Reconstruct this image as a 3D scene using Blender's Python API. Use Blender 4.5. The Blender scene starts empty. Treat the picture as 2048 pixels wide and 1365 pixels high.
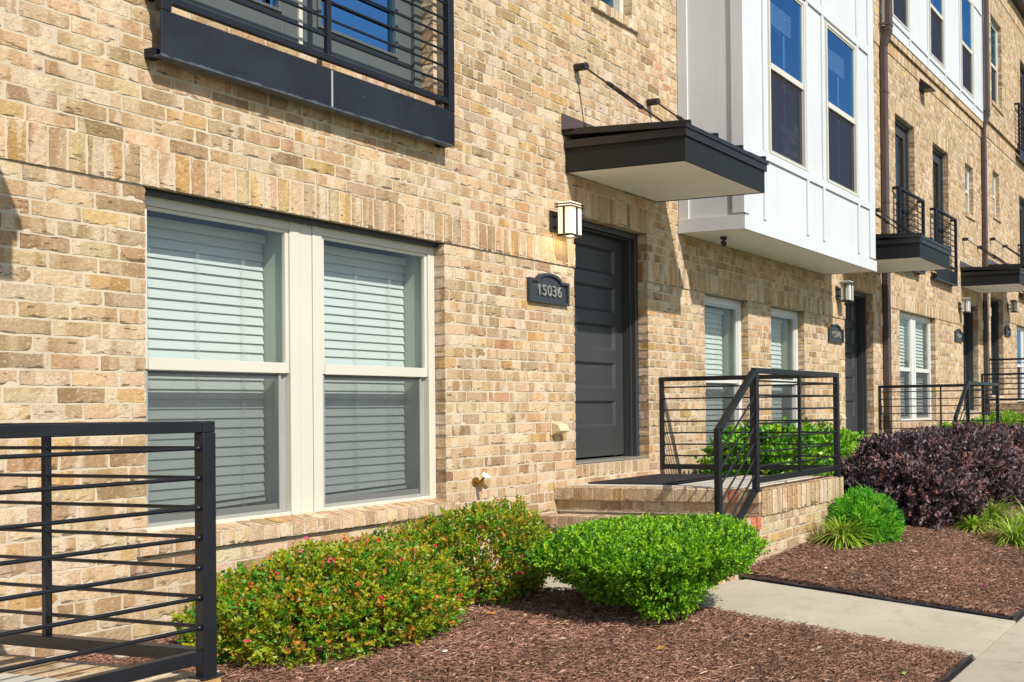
import bpy, math, random
import numpy as np
from mathutils import Vector, Matrix
random.seed(7); RNG = np.random.default_rng(11)
sc = bpy.context.scene
C = sc.collection
R = math.radians
# ------------------------------------------------------------------ camera, world, sun, exposure
cam_d = bpy.data.cameras.new('camera'); cam = bpy.data.objects.new('camera', cam_d); C.objects.link(cam)
sc.camera = cam
YAW, PIT, ROL = 1.2682227, 0.00865504, -0.0131919
fw = Vector((math.sin(YAW)*math.cos(PIT), math.cos(YAW)*math.cos(PIT), math.sin(PIT)))
rt = Vector((math.cos(YAW), -math.sin(YAW), 0)); up = rt.cross(fw)
r2 = rt*math.cos(ROL)+up*math.sin(ROL); u2 = -rt*math.sin(ROL)+up*math.cos(ROL)
m = Matrix((r2, u2, -fw)).transposed().to_4x4(); m.translation = Vector((0, -5.6, 1.5))
cam.matrix_world = m
cam_d.sensor_width = 36; cam_d.lens = 1933.34/2048*36
cam_d.shift_x = (1024-1930.93)/2048; cam_d.shift_y = (792.28-682.5)/2048
cam_d.clip_start = .05; cam_d.clip_end = 3000

SUN = Vector((.32, 1, -.91)).normalized()
w = bpy.data.worlds.new('World'); sc.world = w; w.use_nodes = True
nt = w.node_tree; bg = nt.nodes['Background']
sky = nt.nodes.new('ShaderNodeTexSky'); sky.sky_type = 'NISHITA'; sky.sun_disc = False
sky.sun_elevation = math.asin(-SUN.z); sky.sun_rotation = math.atan2(-SUN.x, -SUN.y)
sky.air_density = 1.0; sky.dust_density = .6; sky.ozone_density = 1.2
nt.links.new(sky.outputs[0], bg.inputs[0]); bg.inputs[1].default_value = .125
sl = bpy.data.lights.new('sun', 'SUN'); sl.energy = 4.5; sl.angle = R(.5); sl.color = (1, .955, .87)
so = bpy.data.objects.new('sun', sl); C.objects.link(so)
so.rotation_euler = SUN.to_track_quat('-Z', 'Y').to_euler(); so.location = (-5, -20, 20)
sc.view_settings.view_transform = 'Standard'; sc.view_settings.look = 'None'
sc.view_settings.exposure = .30; sc.view_settings.gamma = 1

# ------------------------------------------------------------------ materials
def new_mat(name):
    m = bpy.data.materials.new(name); m.use_nodes = True
    return m, m.node_tree.nodes, m.node_tree.links, m.node_tree.nodes['Principled BSDF']
def noise(N, L, scale, detail=3, rough=.55, vec=None, coord='Object'):
    n = N.new('ShaderNodeTexNoise'); n.inputs['Scale'].default_value = scale
    n.inputs['Detail'].default_value = detail; n.inputs['Roughness'].default_value = rough
    if vec is None:
        tc = N.new('ShaderNodeTexCoord'); vec = tc.outputs[coord]
    L.new(vec, n.inputs['Vector']); return n
def mapr(N, L, src, a, b, c, d):
    n = N.new('ShaderNodeMapRange'); L.new(src, n.inputs[0])
    for i, v in enumerate((a, b, c, d)): n.inputs[i+1].default_value = v
    return n.outputs[0]
def mixc(N, L, fac, a, b, mode='MIX'):
    n = N.new('ShaderNodeMix'); n.data_type = 'RGBA'; n.blend_type = mode
    for s, v in ((0, fac), (6, a), (7, b)):
        if hasattr(v, 'is_linked'): L.new(v, n.inputs[s])
        elif s == 0: n.inputs[0].default_value = v
        else: n.inputs[s].default_value = (*v, 1)
    return n.outputs[2]
def bump(N, L, B, h, strength, dist):
    b = N.new('ShaderNodeBump'); b.inputs['Strength'].default_value = strength; b.inputs['Distance'].default_value = dist
    L.new(h, b.inputs['Height']); L.new(b.outputs[0], B.inputs['Normal']); return b
def plain(name, col, rough=.6, var=.12, scale=6, bs=.15, bd=.002, bscale=60, metallic=0, spec=.5, dirt=None):
    m, N, L, B = new_mat(name)
    n = noise(N, L, scale, 4)
    f = mapr(N, L, n.outputs[0], .3, .7, 0, 1)
    c0 = tuple(c*(1-var) for c in col); c1 = tuple(min(1, c*(1+var)) for c in col)
    out = mixc(N, L, f, c0, c1)
    if dirt:
        n3 = noise(N, L, dirt[1], 6, .7); g = mapr(N, L, n3.outputs[0], dirt[2], dirt[2]+.12, 0, dirt[3])
        out = mixc(N, L, g, out, dirt[0])
    L.new(out, B.inputs['Base Color'])
    B.inputs['Roughness'].default_value = rough; B.inputs['Metallic'].default_value = metallic
    B.inputs['Specular IOR Level'].default_value = spec
    n2 = noise(N, L, bscale, 3); bump(N, L, B, n2.outputs[0], bs, bd)
    return m
M = {}
def brick_mat():
    m, N, L, B = new_mat('brick')
    at = N.new('ShaderNodeAttribute'); at.attribute_name = 'col'
    rn = N.new('ShaderNodeAttribute'); rn.attribute_name = 'rnd'
    tc = N.new('ShaderNodeTexCoord')
    def n4(scale, vecscale, detail, rough, k):
        mp = N.new('ShaderNodeMapping'); L.new(tc.outputs['Object'], mp.inputs[0]); mp.inputs['Scale'].default_value = vecscale
        n = N.new('ShaderNodeTexNoise'); n.noise_dimensions = '4D'; n.inputs['Scale'].default_value = scale; n.inputs['Detail'].default_value = detail; n.inputs['Roughness'].default_value = rough
        mu = N.new('ShaderNodeMath'); mu.operation = 'MULTIPLY'; mu.inputs[1].default_value = k; L.new(rn.outputs['Fac'], mu.inputs[0])
        L.new(mp.outputs[0], n.inputs['Vector']); L.new(mu.outputs[0], n.inputs['W']); return n.outputs[0]
    # fired patches: bands across each brick with fairly crisp vertical borders
    p1 = n4(9, (1, 1, .10), 1, .4, 37); f1 = mapr(N, L, p1, .50, .56, 0, 1)
    darker = mixc(N, L, 1., at.outputs['Color'], (.80, .73, .64), 'MULTIPLY')
    c = mixc(N, L, f1, at.outputs['Color'], darker)
    p2 = n4(11, (1, 1, .16), 1, .4, 71); f2 = mapr(N, L, p2, .56, .61, 0, .6)
    c = mixc(N, L, f2, c, (.66, .53, .385))
    p5 = n4(14, (1, 1, .5), 2, .5, 91); f5 = mapr(N, L, p5, .66, .72, 0, .5); c = mixc(N, L, f5, c, (.36, .26, .17))
    n2 = noise(N, L, 190, 4, .75); g2 = mapr(N, L, n2.outputs[0], .36, .64, .74, 1.18)
    vm = N.new('ShaderNodeVectorMath'); vm.operation = 'SCALE'; n9 = noise(N, L, 55, 4, .7); c = mixc(N, L, mapr(N, L, n9.outputs[0], .55, .68, 0, .55), c, (.74, .62, .47)); c = mixc(N, L, mapr(N, L, n9.outputs[0], .45, .33, 0, .5), c, (.30, .205, .125))
    L.new(c, vm.inputs[0]); L.new(g2, vm.inputs['Scale'])
    # creases: short dark folds, most of them near the lower edge of the brick
    p3 = n4(24, (.42, .42, 1.7), 4, .65, 53)
    low = mapr(N, L, at.outputs['Alpha'], 0, .34, .085, 0)
    ad = N.new('ShaderNodeMath'); ad.operation = 'ADD'; L.new(p3, ad.inputs[0]); L.new(low, ad.inputs[1])
    cr = mapr(N, L, ad.outputs[0], .625, .665, 0, .78)
    c2 = mixc(N, L, cr, vm.outputs[0], (.085, .055, .035))
    nl_ = noise(N, L, .7, 4, .6); v3 = N.new('ShaderNodeVectorMath'); v3.operation = 'SCALE'; L.new(c2, v3.inputs[0]); L.new(mapr(N, L, nl_.outputs[0], .3, .7, .88, 1.1), v3.inputs['Scale'])
    L.new(v3.outputs[0], B.inputs['Base Color']); B.inputs['Roughness'].default_value = .93
    B.inputs['Specular IOR Level'].default_value = .2
    n5 = noise(N, L, 60, 5, .65)
    mx = N.new('ShaderNodeMath'); mx.operation = 'MULTIPLY_ADD'; L.new(cr, mx.inputs[0]); mx.inputs[1].default_value = -.35; L.new(n5.outputs[0], mx.inputs[2])
    bump(N, L, B, mx.outputs[0], .75, .008)
    return m
M['brick'] = brick_mat()
M['mortar'] = plain('mortar', (.52, .435, .32), .95, .13, 5, .5, .004, 90, spec=.2)
def concrete_mat():
    m, N, L, B = new_mat('concrete')
    n1 = noise(N, L, .9, 5, .6); n2 = noise(N, L, 7, 5, .65); n3 = noise(N, L, 220, 3, .7)
    c = mixc(N, L, mapr(N, L, n1.outputs[0], .35, .65, 0, 1), (.39, .34, .255), (.48, .42, .32))
    c = mixc(N, L, mapr(N, L, n2.outputs[0], .5, .72, 0, .4), c, (.28, .24, .18))
    n5 = noise(N, L, 30, 2, .5); c = mixc(N, L, mapr(N, L, n5.outputs[0], .70, .74, 0, .5), c, (.17, .13, .09))
    vm = N.new('ShaderNodeVectorMath'); vm.operation = 'SCALE'; L.new(c, vm.inputs[0]); L.new(mapr(N, L, n3.outputs[0], .3, .7, .86, 1.1), vm.inputs['Scale'])
    L.new(vm.outputs[0], B.inputs['Base Color']); B.inputs['Roughness'].default_value = .9; B.inputs['Specular IOR Level'].default_value = .25
    tc = N.new('ShaderNodeTexCoord'); mp = N.new('ShaderNodeMapping'); L.new(tc.outputs['Object'], mp.inputs[0]); mp.inputs['Scale'].default_value = (3, 120, 1)
    n4 = noise(N, L, 1.5, 2, .5, mp.outputs[0]); ad = N.new('ShaderNodeMath'); ad.operation = 'ADD'; L.new(n4.outputs[0], ad.inputs[0]); L.new(n3.outputs[0], ad.inputs[1])
    bump(N, L, B, ad.outputs[0], .5, .003); return m
M['concrete'] = concrete_mat()
M['slab'] = plain('slab', (.50, .46, .38), .9, .07, 3, .3, .002, 160, spec=.3)
M['asphalt'] = plain('asphalt', (.05, .05, .05), .9, .2, 20, .5, .004, 200)
M['lawn'] = plain('lawn', (.06, .11, .02), .9, .3, 8, .6, .02, 60)
M['soil'] = plain('soil', (.075, .042, .028), .95, .35, 25, .9, .02, 45, spec=.2)
def metal_mat():
    m, N, L, B = new_mat('black_metal')
    n = noise(N, L, 9, 5, .7); c = mixc(N, L, mapr(N, L, n.outputs[0], .35, .7, 0, 1), (.007, .008, .011), (.018, .019, .022))
    n2 = noise(N, L, 4, 6, .75); c = mixc(N, L, mapr(N, L, n2.outputs[0], .58, .68, 0, .6), c, (.075, .055, .032))
    n3 = noise(N, L, 130, 2, .6); c = mixc(N, L, mapr(N, L, n3.outputs[0], .66, .72, 0, .5), c, (.10, .11, .13))
    L.new(c, B.inputs['Base Color']); B.inputs['Specular IOR Level'].default_value = .45
    L.new(mapr(N, L, n2.outputs[0], .35, .7, .30, .6), B.inputs['Roughness'])
    bump(N, L, B, n3.outputs[0], .25, .0015); return m
M['metal'] = metal_mat()
def mulch_mat():
    m, N, L, B = new_mat('mulch')
    at = N.new('ShaderNodeAttribute'); at.attribute_name = 'col'
    n = noise(N, L, 160, 3, .7); f = mapr(N, L, n.outputs[0], .35, .65, .7, 1.2)
    vm = N.new('ShaderNodeVectorMath'); vm.operation = 'SCALE'; L.new(at.outputs[0], vm.inputs[0]); L.new(f, vm.inputs['Scale'])
    L.new(vm.outputs[0], B.inputs['Base Color']); B.inputs['Roughness'].default_value = .85; B.inputs['Specular IOR Level'].default_value = .3
    return m
M['mulch'] = mulch_mat()
M['metal'] = plain('black_metal', (.009, .010, .013), .36, .25, 9, .25, .0012, 220, spec=.4, dirt=((.04, .043, .05), 3.5, .62, .45))
M['iron'] = plain('blue_black_steel', (.009, .010, .016), .55, .2, 3, .15, .001, 150, spec=.3, dirt=((.030, .033, .04), 5, .62, .5))
def worn_plate():
    m, N, L, B = new_mat('worn_steel_plate')
    tc = N.new('ShaderNodeTexCoord'); sp = N.new('ShaderNodeSeparateXYZ'); L.new(tc.outputs['Object'], sp.inputs[0])
    n = noise(N, L, 14, 5, .7); ad = N.new('ShaderNodeMath'); ad.operation = 'MULTIPLY_ADD'; L.new(n.outputs[0], ad.inputs[0]); ad.inputs[1].default_value = -.045; L.new(sp.outputs['Z'], ad.inputs[2])
    n2 = noise(N, L, 2.5, 5, .65)
    c = mixc(N, L, mapr(N, L, n2.outputs[0], .42, .66, 0, .8), (.0095, .0105, .016), (.020, .023, .030))
    n3 = noise(N, L, 45, 2, .5); c = mixc(N, L, mapr(N, L, n3.outputs[0], .76, .78, 0, .5), c, (.14, .15, .17))
    c = mixc(N, L, mapr(N, L, ad.outputs[0], -.022, -.008, .7, 0), c, (.13, .16, .20))
    L.new(c, B.inputs['Base Color']); B.inputs['Roughness'].default_value = .5; B.inputs['Specular IOR Level'].default_value = .3
    bump(N, L, B, n2.outputs[0], .2, .004); return m
M['ironplate'] = worn_plate()
M['fascia'] = plain('dark_grey_fascia', (.0115, .013, .013), .55, .08, 2, .06, .001, 150, spec=.3)
M['flash'] = plain('dark_bronze_flashing', (.015, .0135, .013), .4, .15, 4, .1, .001, 100)
M['bronze'] = plain('brown_downspout', (.075, .05, .043), .42, .12, 3, .08, .001, 60)
M['door'] = plain('charcoal_door', (.040, .040, .041), .42, .06, 3, .10, .0008, 120, spec=.45)
M['cream'] = plain('cream_vinyl', (.57, .535, .45), .5, .03, 2, .05, .001, 40)
M['whitevinyl'] = plain('white_vinyl', (.58, .57, .54), .45, .02, 2, .05, .001, 40)
M['white'] = plain('white_board', (.56, .58, .59), .6, .025, 1.2, .12, .0015, 30, spec=.3, dirt=((.48, .48, .46), .9, .62, .35))
def streak_white():
    m, N, L, B = new_mat('white_board')
    tc = N.new('ShaderNodeTexCoord'); mp = N.new('ShaderNodeMapping'); L.new(tc.outputs['Object'], mp.inputs[0]); mp.inputs['Scale'].default_value = (1, 1, .12)
    a = noise(N, L, 9, 4, .6, mp.outputs[0]); b = noise(N, L, .8, 4, .6); c_ = noise(N, L, 40, 3, .6)
    c = mixc(N, L, mapr(N, L, a.outputs[0], .55, .75, 0, .35), (.565, .58, .59), (.47, .47, .45))
    c = mixc(N, L, mapr(N, L, b.outputs[0], .5, .75, 0, .45), c, (.48, .49, .48))
    L.new(c, B.inputs['Base Color']); B.inputs['Roughness'].default_value = .55; B.inputs['Specular IOR Level'].default_value = .35
    bump(N, L, B, c_.outputs[0], .15, .002); return m
M['white'] = streak_white()
M['soffit'] = plain('white_soffit', (.93, .92, .91), .65, .03, 1.5, .05, .001, 40)
M['greyframe'] = plain('grey_french_frame', (.085, .095, .092), .5, .06, 2, .06, .001, 60)
M['screenframe'] = plain('aluminium_edge', (.30, .30, .27), .45, .05, 3, .05, .001, 60)
M['jamb'] = plain('jamb_liner', (.34, .38, .30), .7, .03, 2, .05, .001, 30)
M['blind'] = plain('blind_slat', (.50, .525, .50), .55, .02, 2, .03, .001, 30)
M['dark'] = plain('dark_room', (.05, .05, .055), .9, .1, 1, .1, .001, 10)
M['mat'] = plain('doormat', (.035, .032, .035), .95, .35, 30, .9, .006, 120, spec=.1)
M['edging'] = plain('black_edging', (.018, .018, .02), .5, .3, 8, .2, .002, 50)
M['digit'] = plain('pewter_digits', (.42, .40, .35), .4, .08, 8, .05, .001, 50, metallic=.7)
M['plaque'] = plain('slate_plaque', (.030, .034, .042), .45, .12, 10, .3, .0015, 130)
M['brass'] = plain('brass', (.35, .22, .05), .35, .2, 20, .1, .001, 80, metallic=.9)
M['beige'] = plain('beige_plastic', (.55, .46, .27), .5, .08, 6, .1, .001, 60)
M['valve'] = plain('white_wheel', (.8, .8, .8), .5, .05, 6, .1, .001, 60)
M['stone'] = plain('pale_stone', (.5, .46, .38), .9, .15, 10, .5, .004, 60)
def glass_mat(name, tint, refl, rough=.0, gcol=(.9, .95, 1)):
    m, N, L, B = new_mat(name); N.remove(B)
    out = N['Material Output']
    tr = N.new('ShaderNodeBsdfTransparent'); tr.inputs[0].default_value = (*tint, 1)
    gl = N.new('ShaderNodeBsdfGlossy'); gl.inputs['Roughness'].default_value = rough; gl.inputs[0].default_value = (*gcol, 1)
    ge = N.new('ShaderNodeNewGeometry'); dt = N.new('ShaderNodeVectorMath'); dt.operation = 'DOT_PRODUCT'
    L.new(ge.outputs['Incoming'], dt.inputs[0]); L.new(ge.outputs['Normal'], dt.inputs[1])
    def mth(op, a, b=None):
        q = N.new('ShaderNodeMath'); q.operation = op
        for i_, v_ in enumerate((a, b)):
            if v_ is None: continue
            if hasattr(v_, 'is_linked'): L.new(v_, q.inputs[i_])
            else: q.inputs[i_].default_value = v_
        return q.outputs[0]
    fr_ = mth('POWER', mth('SUBTRACT', 1., mth('ABSOLUTE', dt.outputs['Value'])), 5.)
    f = mapr(N, L, fr_, 0, 1, max(refl, .06), 1)
    n = noise(N, L, 1.3, 1); b = N.new('ShaderNodeBump'); b.inputs['Strength'].default_value = .05; b.inputs['Distance'].default_value = .01
    L.new(n.outputs[0], b.inputs['Height']); L.new(b.outputs[0], gl.inputs['Normal'])
    mx = N.new('ShaderNodeMixShader'); L.new(f, mx.inputs[0]); L.new(tr.outputs[0], mx.inputs[1]); L.new(gl.outputs[0], mx.inputs[2])
    L.new(mx.outputs[0], out.inputs[0]); return m
M['glass'] = glass_mat('window_glass', (.90, .945, .93), .0)
M['blueglass'] = glass_mat('reflective_glass', (.62, .74, .84), .5, gcol=(.24, .56, .92))
def screen_mat(f_=.42, cc_=(.10, .105, .11)):
    m, N, L, B = new_mat('insect_screen'); N.remove(B)
    tr = N.new('ShaderNodeBsdfTransparent'); df = N.new('ShaderNodeBsdfDiffuse'); df.inputs[0].default_value = (*cc_, 1)
    mx = N.new('ShaderNodeMixShader'); mx.inputs[0].default_value = f_
    L.new(tr.outputs[0], mx.inputs[1]); L.new(df.outputs[0], mx.inputs[2]); L.new(mx.outputs[0], N['Material Output'].inputs[0]); return m
M['screen'] = screen_mat(); M['darkscreen'] = screen_mat(.62, (.045, .038, .042))
def lampglass(name, em):
    m, N, L, B = new_mat(name); B.inputs['Base Color'].default_value = (.64, .59, .50, 1) if em else (.66, .65, .60, 1); B.inputs['Roughness'].default_value = .35
    if em: B.inputs['Emission Color'].default_value = (1, .80, .52, 1); B.inputs['Emission Strength'].default_value = em
    return m
M['lampglass'] = lampglass('frosted_glass', 0); M['litglass'] = lampglass('lit_frosted_glass', .75)
def leaf_mat(name, rough=.42, trans=.35, spec=.5):
    m, N, L, B = new_mat(name)
    at = N.new('ShaderNodeAttribute'); at.attribute_name = 'col'
    L.new(at.outputs[0], B.inputs['Base Color']); B.inputs['Roughness'].default_value = rough; B.inputs['Specular IOR Level'].default_value = spec
    ts = N.new('ShaderNodeBsdfTranslucent'); vm = N.new('ShaderNodeVectorMath'); vm.operation = 'MULTIPLY'
    L.new(at.outputs[0], vm.inputs[0]); vm.inputs[1].default_value = (1.25, 1.3, .7); L.new(vm.outputs[0], ts.inputs[0])
    mx = N.new('ShaderNodeMixShader'); mx.inputs[0].default_value = trans
    L.new(B.outputs[0], mx.inputs[1]); L.new(ts.outputs[0], mx.inputs[2]); L.new(mx.outputs[0], N['Material Output'].inputs[0]); return m
M['leaf'] = leaf_mat('leaf'); M['purple'] = leaf_mat('purple_leaf', .45, .15, .4); M['petal'] = leaf_mat('petal', .6, .3, .3)
M['bark'] = plain('bark', (.10, .065, .04), .9, .3, 30, .7, .004, 80)

# ------------------------------------------------------------------ object helpers
def tag(o, label=None, cat=None, group=None, kind=None):
    if label: o['label'] = label
    if cat: o['category'] = cat
    if group: o['group'] = group
    if kind: o['kind'] = kind
    return o
def empty(name, loc=(0, 0, 0)):
    o = bpy.data.objects.new(name, None); C.objects.link(o); o.location = loc; o.empty_display_size = .2; return o
def link(name, me, mats, parent=None):
    for k in (mats if isinstance(mats, (list, tuple)) else [mats]): me.materials.append(M[k])
    o = bpy.data.objects.new(name, me); C.objects.link(o)
    if parent is not None: o.parent = parent
    return o
def copy_tree(o, parent=None):
    c = o.copy(); C.objects.link(c); c.parent = parent
    for ch in list(o.children): copy_tree(ch, c)
    return c
class MB:
    def __init__(s): s.v = []; s.f = []; s.mi = []; s.cur = 0
    def face(s, pts):
        n = len(s.v); s.v += [tuple(p) for p in pts]; s.f.append(tuple(range(n, n+len(pts)))); s.mi.append(s.cur); return s
    def hexa(s, p):   # 8 pts: bottom 4 ccw, top 4 ccw
        n = len(s.v); s.v += [tuple(q) for q in p]
        for q in ((3, 2, 1, 0), (4, 5, 6, 7), (0, 1, 5, 4), (1, 2, 6, 5), (2, 3, 7, 6), (3, 0, 4, 7)):
            s.f.append(tuple(n+i for i in q)); s.mi.append(s.cur)
        return s
    def box(s, x0, x1, y0, y1, z0, z1):
        x0, x1 = sorted((x0, x1)); y0, y1 = sorted((y0, y1)); z0, z1 = sorted((z0, z1))
        return s.hexa([(x0, y0, z0), (x1, y0, z0), (x1, y1, z0), (x0, y1, z0), (x0, y0, z1), (x1, y0, z1), (x1, y1, z1), (x0, y1, z1)])
    def rod(s, a, b, r, r2=None, n=10, cap=True):
        a = Vector(a); b = Vector(b); r2 = r if r2 is None else r2
        d = (b-a).normalized(); t = Vector((0, 0, 1)) if abs(d.z) < .9 else Vector((1, 0, 0))
        e = d.cross(t).normalized(); g = d.cross(e); k = len(s.v)
        for p, rr in ((a, r), (b, r2)):
            for i in range(n):
                an = 2*math.pi*i/n; s.v.append(tuple(p+e*math.cos(an)*rr+g*math.sin(an)*rr))
        for i in range(n):
            j = (i+1) % n; s.f.append((k+i, k+j, k+n+j, k+n+i)); s.mi.append(s.cur)
        if cap:
            s.f.append(tuple(k+n-1-i for i in range(n))); s.mi.append(s.cur)
            s.f.append(tuple(k+n+i for i in range(n))); s.mi.append(s.cur)
        return s
    def bar(s, a, b, w, h):   # rectangular bar between points, w horizontal, h vertical-ish
        a = Vector(a); b = Vector(b); d = (b-a).normalized()
        t = Vector((0, 0, 1)) if abs(d.z) < .95 else Vector((0, 1, 0))
        e = d.cross(t).normalized()*w/2; g = e.cross(d).normalized()*h/2
        return s.hexa([a-e-g, a+e-g, b+e-g, b-e-g, a-e+g, a+e+g, b+e+g, b-e+g])
    def build(s, name, mats, parent=None, bevel=0, smooth=False):
        me = bpy.data.meshes.new(name); me.from_pydata(s.v, [], s.f); me.update()
        me.polygons.foreach_set('material_index', s.mi)
        if smooth: me.polygons.foreach_set('use_smooth', [True]*len(s.f))
        import bmesh
        bm = bmesh.new(); bm.from_mesh(me); bmesh.ops.recalc_face_normals(bm, faces=bm.faces); bm.to_mesh(me); bm.free()
        o = link(name, me, mats, parent)
        if bevel:
            b = o.modifiers.new('bevel', 'BEVEL'); b.width = bevel; b.segments = 2; b.limit_method = 'ANGLE'; b.angle_limit = R(40)
        return o
def np_mesh(name, V, F, col, mats, parent=None, smooth=False):
    """V (n,3); F (m,k) equal-sized faces; col (n,3) point colours"""
    me = bpy.data.meshes.new(name); n = len(V); mfc, k = F.shape
    me.vertices.add(n); me.vertices.foreach_set('co', np.ascontiguousarray(V, dtype=np.float32).ravel())
    me.loops.add(mfc*k); me.loops.foreach_set('vertex_index', np.ascontiguousarray(F, dtype=np.int32).ravel())
    me.polygons.add(mfc); me.polygons.foreach_set('loop_start', np.arange(0, mfc*k, k, dtype=np.int32))
    me.update(calc_edges=True)
    a = me.attributes.new('col', 'FLOAT_COLOR', 'POINT')
    cc = np.ones((n, 4), np.float32); cc[:, :col.shape[1]] = col; a.data.foreach_set('color', cc.ravel())
    me.polygons.foreach_set('use_smooth', np.full(mfc, bool(smooth)))
    return link(name, me, mats, parent)

# ------------------------------------------------------------------ brick laying
PAL = [((.62, .47, .30), 26), ((.56, .42, .275), 22), ((.66, .525, .365), 20), ((.50, .395, .29), 14), ((.62, .42, .18), 6),
       ((.42, .30, .19), 6), ((.70, .60, .47), 8), ((.52, .29, .16), .7), ((.34, .24, .15), 2)]
PW = np.array([p[1] for p in PAL], float); PW /= PW.sum(); PC = np.array([p[0] for p in PAL]); PC = (PC*.78+PC.T.dot(PW)*.22)*np.array((.865, .79, .70))
def bcol():
    c = PC[RNG.choice(len(PAL), p=PW)]*RNG.uniform(.87, 1.1)
    return c*(1+RNG.normal(0, .025, 3))
RED = np.array((.42, .13, .06))
CH = .0813; BL = .2095; J = .0125
class Bricks:
    def __init__(s): s.V = []; s.F = []; s.Cc = []; s.W = []; s.n = 0; s.mv = []; s.mf = []; s.cache = {}
    def tmpl(s, nx, nz):
        if (nx, nz) in s.cache: return s.cache[nx, nz]
        idx = np.arange((nx+1)*(nz+1)).reshape(nz+1, nx+1)
        q = np.stack([idx[:-1, :-1], idx[:-1, 1:], idx[1:, 1:], idx[1:, :-1]], -1).reshape(-1, 4)
        ring = np.concatenate([idx[0, :-1], idx[:-1, -1], idx[-1, :0:-1], idx[:0:-1, 0]])
        k = (nx+1)*(nz+1); b = np.arange(len(ring))+k; b2 = np.roll(b, -1); r2 = np.roll(ring, -1)
        sk = np.stack([b, b2, r2, ring], -1)
        s.cache[nx, nz] = (q, ring, sk, k); return s.cache[nx, nz]
    def brick(s, fr, u0, u1, v0, v1, prot=0., depth=.014, col=None, det=2, joint=J, side=None, ej=(1, 1)):
        o, U, Vv, Nn = fr
        u0 += joint/2*ej[0]; u1 -= joint/2*ej[1]; v0 += joint/2; v1 -= joint/2
        if u1-u0 < .012 or v1-v0 < .012: return
        col = bcol() if col is None else col
        if det == 2: nx, nz = max(3, int((u1-u0)/.026)), max(3, int((v1-v0)/.022))
        elif det == 1: nx, nz = 2, 1
        else: nx, nz = 1, 1
        q, ring, sk, k = s.tmpl(nx, nz)
        uu, vv = np.meshgrid(np.linspace(u0, u1, nx+1), np.linspace(v0, v1, nz+1))
        h = np.full(uu.shape, prot+RNG.normal(0, .0008))
        if det == 2:
            h += RNG.normal(0, .0006, uu.shape) + RNG.normal(0,.0008)*(uu-u0)/(u1-u0)
            if RNG.random() < .3: h[0, RNG.integers(0, nx+1)] -= .005
            uu[:, 0] += RNG.normal(0, .0013, nz+1); uu[:, -1] += RNG.normal(0, .0013, nz+1)
            vv[0] += RNG.normal(0, .0017, nx+1)+RNG.normal(0, .001); vv[-1] += RNG.normal(0, .0014, nx+1)
            h[0] -= .0005; h[-1] -= .0004; h[:, 0] -= .0004; h[:, -1] -= .0004
        P = np.concatenate([uu.ravel()[:, None]*U+vv.ravel()[:, None]*Vv+h.ravel()[:, None]*Nn])
        rb = P[ring]; rb = rb-((rb@Nn)[:, None]+depth)*Nn
        P = np.concatenate([P, rb])+o
        cc = np.empty((len(P), 4)); cc[:, :3] = col; tv = (vv.ravel()-v0)/(v1-v0); cc[:k, 3] = tv; cc[k:, 3] = tv[ring]
        if side is not None: cc[k:, :3] = side
        s.W.append(np.full(len(P), RNG.random()))
        s.V.append(P); s.Cc.append(cc); s.F.append(np.concatenate([q, sk])+s.n); s.n += len(P)
    def mortar(s, fr, pts):
        o, U, Vv, Nn = fr; n = len(s.mv)
        s.mv += [tuple(o+a*U+b*Vv+c*Nn) for a, b, c in pts]; s.mf.append(tuple(range(n, n+4)))
    def build(s, name, parent=None, mats=('brick', 'mortar')):
        V = np.concatenate(s.V); F = np.concatenate(s.F); cc = np.concatenate(s.Cc); nb = len(F)
        if s.mv:
            mv = np.array(s.mv); mf = np.array(s.mf)+len(V); V = np.concatenate([V, mv]); F = np.concatenate([F, mf]); cc = np.concatenate([cc, np.full((len(mv), 4), .5)])
        o = np_mesh(name, V, F, cc, mats, parent)
        wv = np.zeros(len(V), np.float32); wa = np.concatenate(s.W); wv[:len(wa)] = wa; at = o.data.attributes.new('rnd', 'FLOAT', 'POINT'); at.data.foreach_set('value', wv)
        mi = np.zeros(len(F), np.int32); mi[nb:] = 1; o.data.polygons.foreach_set('material_index', mi)
        return o
X_, Y_, Z_ = np.eye(3)
def frame(o, u, v): o = np.array(o, float); return (o, u, v, np.cross(u, v))
def free(u0, u1, holes):
    iv = [(u0, u1, 0, 0)]
    for a, b in sorted(holes):
        out = []
        for (p, q, e, f) in iv:
            if b <= p or a >= q: out.append((p, q, e, f)); continue
            if a > p: out.append((p, a, e, 1))
            if b < q: out.append((b, q, 1, f))
        iv = out
    return iv
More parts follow.
